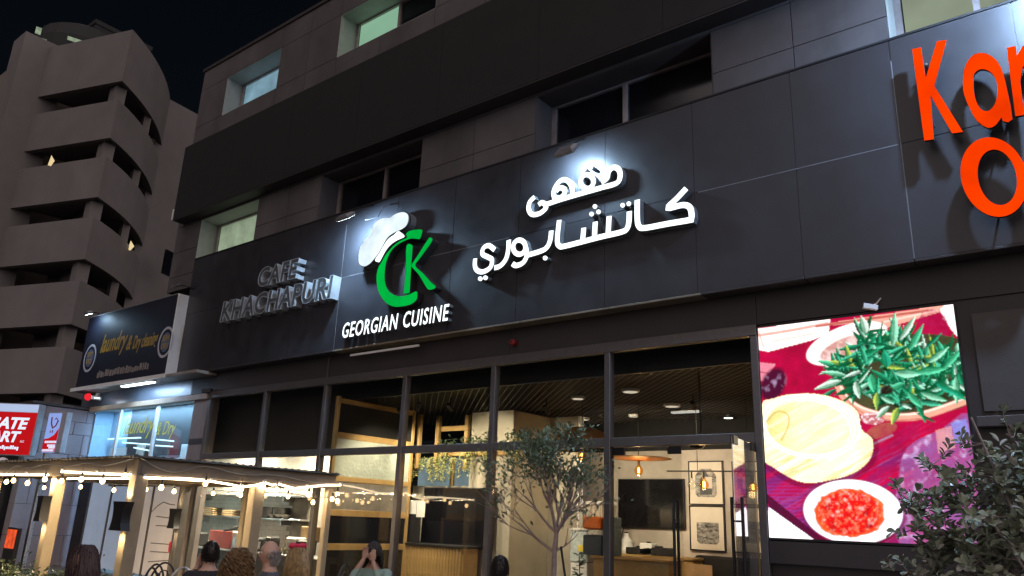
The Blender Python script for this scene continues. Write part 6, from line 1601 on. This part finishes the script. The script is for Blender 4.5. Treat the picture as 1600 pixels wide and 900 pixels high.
# head points of the photograph, solved for seated head height
seat = [  # label, (x, y), heading, mats, hair ...
 dict(label='person with long dark wine tinted hair, nearest the camera at the left', pos=(-6.62, -6.99), face=R(150), mats=skin_set(M_blackcloth), hair=(M_hw, 'long', .34, 900, 1), head_dir=(-.3, 1, 0)),
 dict(label='person in black with short dark hair resting chin on a hand', pos=(-7.5, -5.35), face=R(75), mats=skin_set(M_blackcloth), hair=(M_hb, 'short', .045, 700, 2), arms={-1: ((-.22, .18, .80), (-.06, .17, 1.08), (.2, -.1, 1))}),
 dict(label='person with curly light brown hair and mustard top, seen from behind', pos=(-6.24, -5.86), face=R(40), mats=skin_set(M_mustard), hair=(M_hcurl, 'curly', .22, 620, 3)),
 dict(label='bald person in slate shirt with cream sleeves behind the curly haired one', pos=(-6.95, -5.02), face=R(150), mats=skin_set(M_greycloth), hair=(M_hg, 'fringe', .05, 1400, 4), sh=1.02, broad=1.1),
 dict(label='long haired blonde child with a red bow, facing left', pos=(-6.15, -5.30), face=R(85), mats=skin_set(M_cream), hair=(M_hbl, 'long', .30, 800, 5), head_dir=(.1, 1, -.05)),
 dict(label='person in sage top with hands raised to the face, by the glass', pos=(-7.2, -3.41), face=R(-150), mats=skin_set(M_greencloth, M_skin2), hair=(M_hb, 'long', .20, 600, 6), arms={-1: ((-.20, .24, .86), (-.05, .16, 1.13), (.1, -.15, 1)), 1: ((.20, .26, .88), (.07, .15, 1.16), (-.1, -.1, 1))}),
 dict(label='short dark haired person whose head top shows at the bottom, right of the middle', pos=(-4.80, -4.02), face=R(30), mats=skin_set(M_blackcloth), hair=(M_hb, 'short', .045, 700, 7)),
]
def bow(e, hc, hd, s, u, S):
    m = mat('red_bow', (.55, .02, .06), .6); c = hc+(u*.135+hd*.0)*S
    mb = MB()
    for k in (-1, 1): mb.ball(c+s*k*.045, (.05, .028, .028), 10, 8)
    mb.ball(c, .02, 8, 6); mb.build('hair_bow', m, e, smooth=True)
def beanie(e, hc, hd, s, u, S):
    mb = MB(); vs = []; sg, rg_ = 24, 8
    for i in range(rg_+1):
        ph = math.pi*.46*i/rg_
        for k in range(sg):
            t = 2*math.pi*k/sg; vs.append(hc+s*.088*math.sin(ph)*math.cos(t)+hd*(.108*math.sin(ph)*math.sin(t)-.01)+u*(.138*math.cos(ph)+.004))
    mb.add(vs, [(i*sg+k, i*sg+(k+1) % sg, (i+1)*sg+(k+1) % sg, (i+1)*sg+k) for i in range(rg_) for k in range(sg)]).build('cap', M_blackcloth, e, smooth=True, fix=False)
for i, d in enumerate(seat):
    S = d.get('sh', 1.0)
    if i == 4: d['cap'] = bow
    if i == 5: d['cap'] = beanie
    d['zones'] = clothes(S)
    person(**d)
    x, y = d['pos']
    make_chair(['chair under the person with wine tinted hair', 'chair under the person in black', 'chair under the curly haired person', 'chair under the bald person', 'chair under the child with the red bow', 'chair under the person in the sage top', 'chair under the short haired person at the bottom'][i], x, y, d['face'])
for i, (px, py, m) in enumerate(((228, 880, None), (252, 878, None), (292, 886, M_chair_l), (556, 882, None), (262, 886, None))):
    d = ray(px, py); t = (.93-CAM.z)/d.z
    c = CAM+d*t
    make_chair(['empty black round backed chair left of the corner post', 'empty black chair just right of the corner post', 'empty pale metal round backed chair beside the person in black', 'empty black chair behind the child by the glass', 'empty black chair between the post and the pale chair'][i], c.x, c.y, R(200+i*25), m)
for i, (x, y) in enumerate(((-6.85, -5.45), (-6.9, -7.75), (-7.6, -2.75), (-4.4, -3.3))):
    make_table(['table between the person in black and the curly haired one', 'table by the person with wine tinted hair', 'table before the person in the sage top', 'table by the short haired person at the bottom'][i], x, y)
c = CAM+ray(339, 893)*((.85-CAM.z)/ray(339, 893).z)
e = thing('water_bottle', 'white plastic bottle on the table by the curly haired person', 'bottle', (-6.95, -5.55, .75))
MB().lathe((-6.95, -5.55, .749), [(.035, 0), (.038, .02), (.038, .20), (.02, .25), (.018, .27)], 14).build('body', M_white, e, smooth=True)
MB().lathe((-6.95, -5.55, 1.0195), [(.02, 0), (.02, .025)], 12).build('cap', M_white, e)
for o in bpy.data.objects:
    if '_abs' in o: del o['_abs']
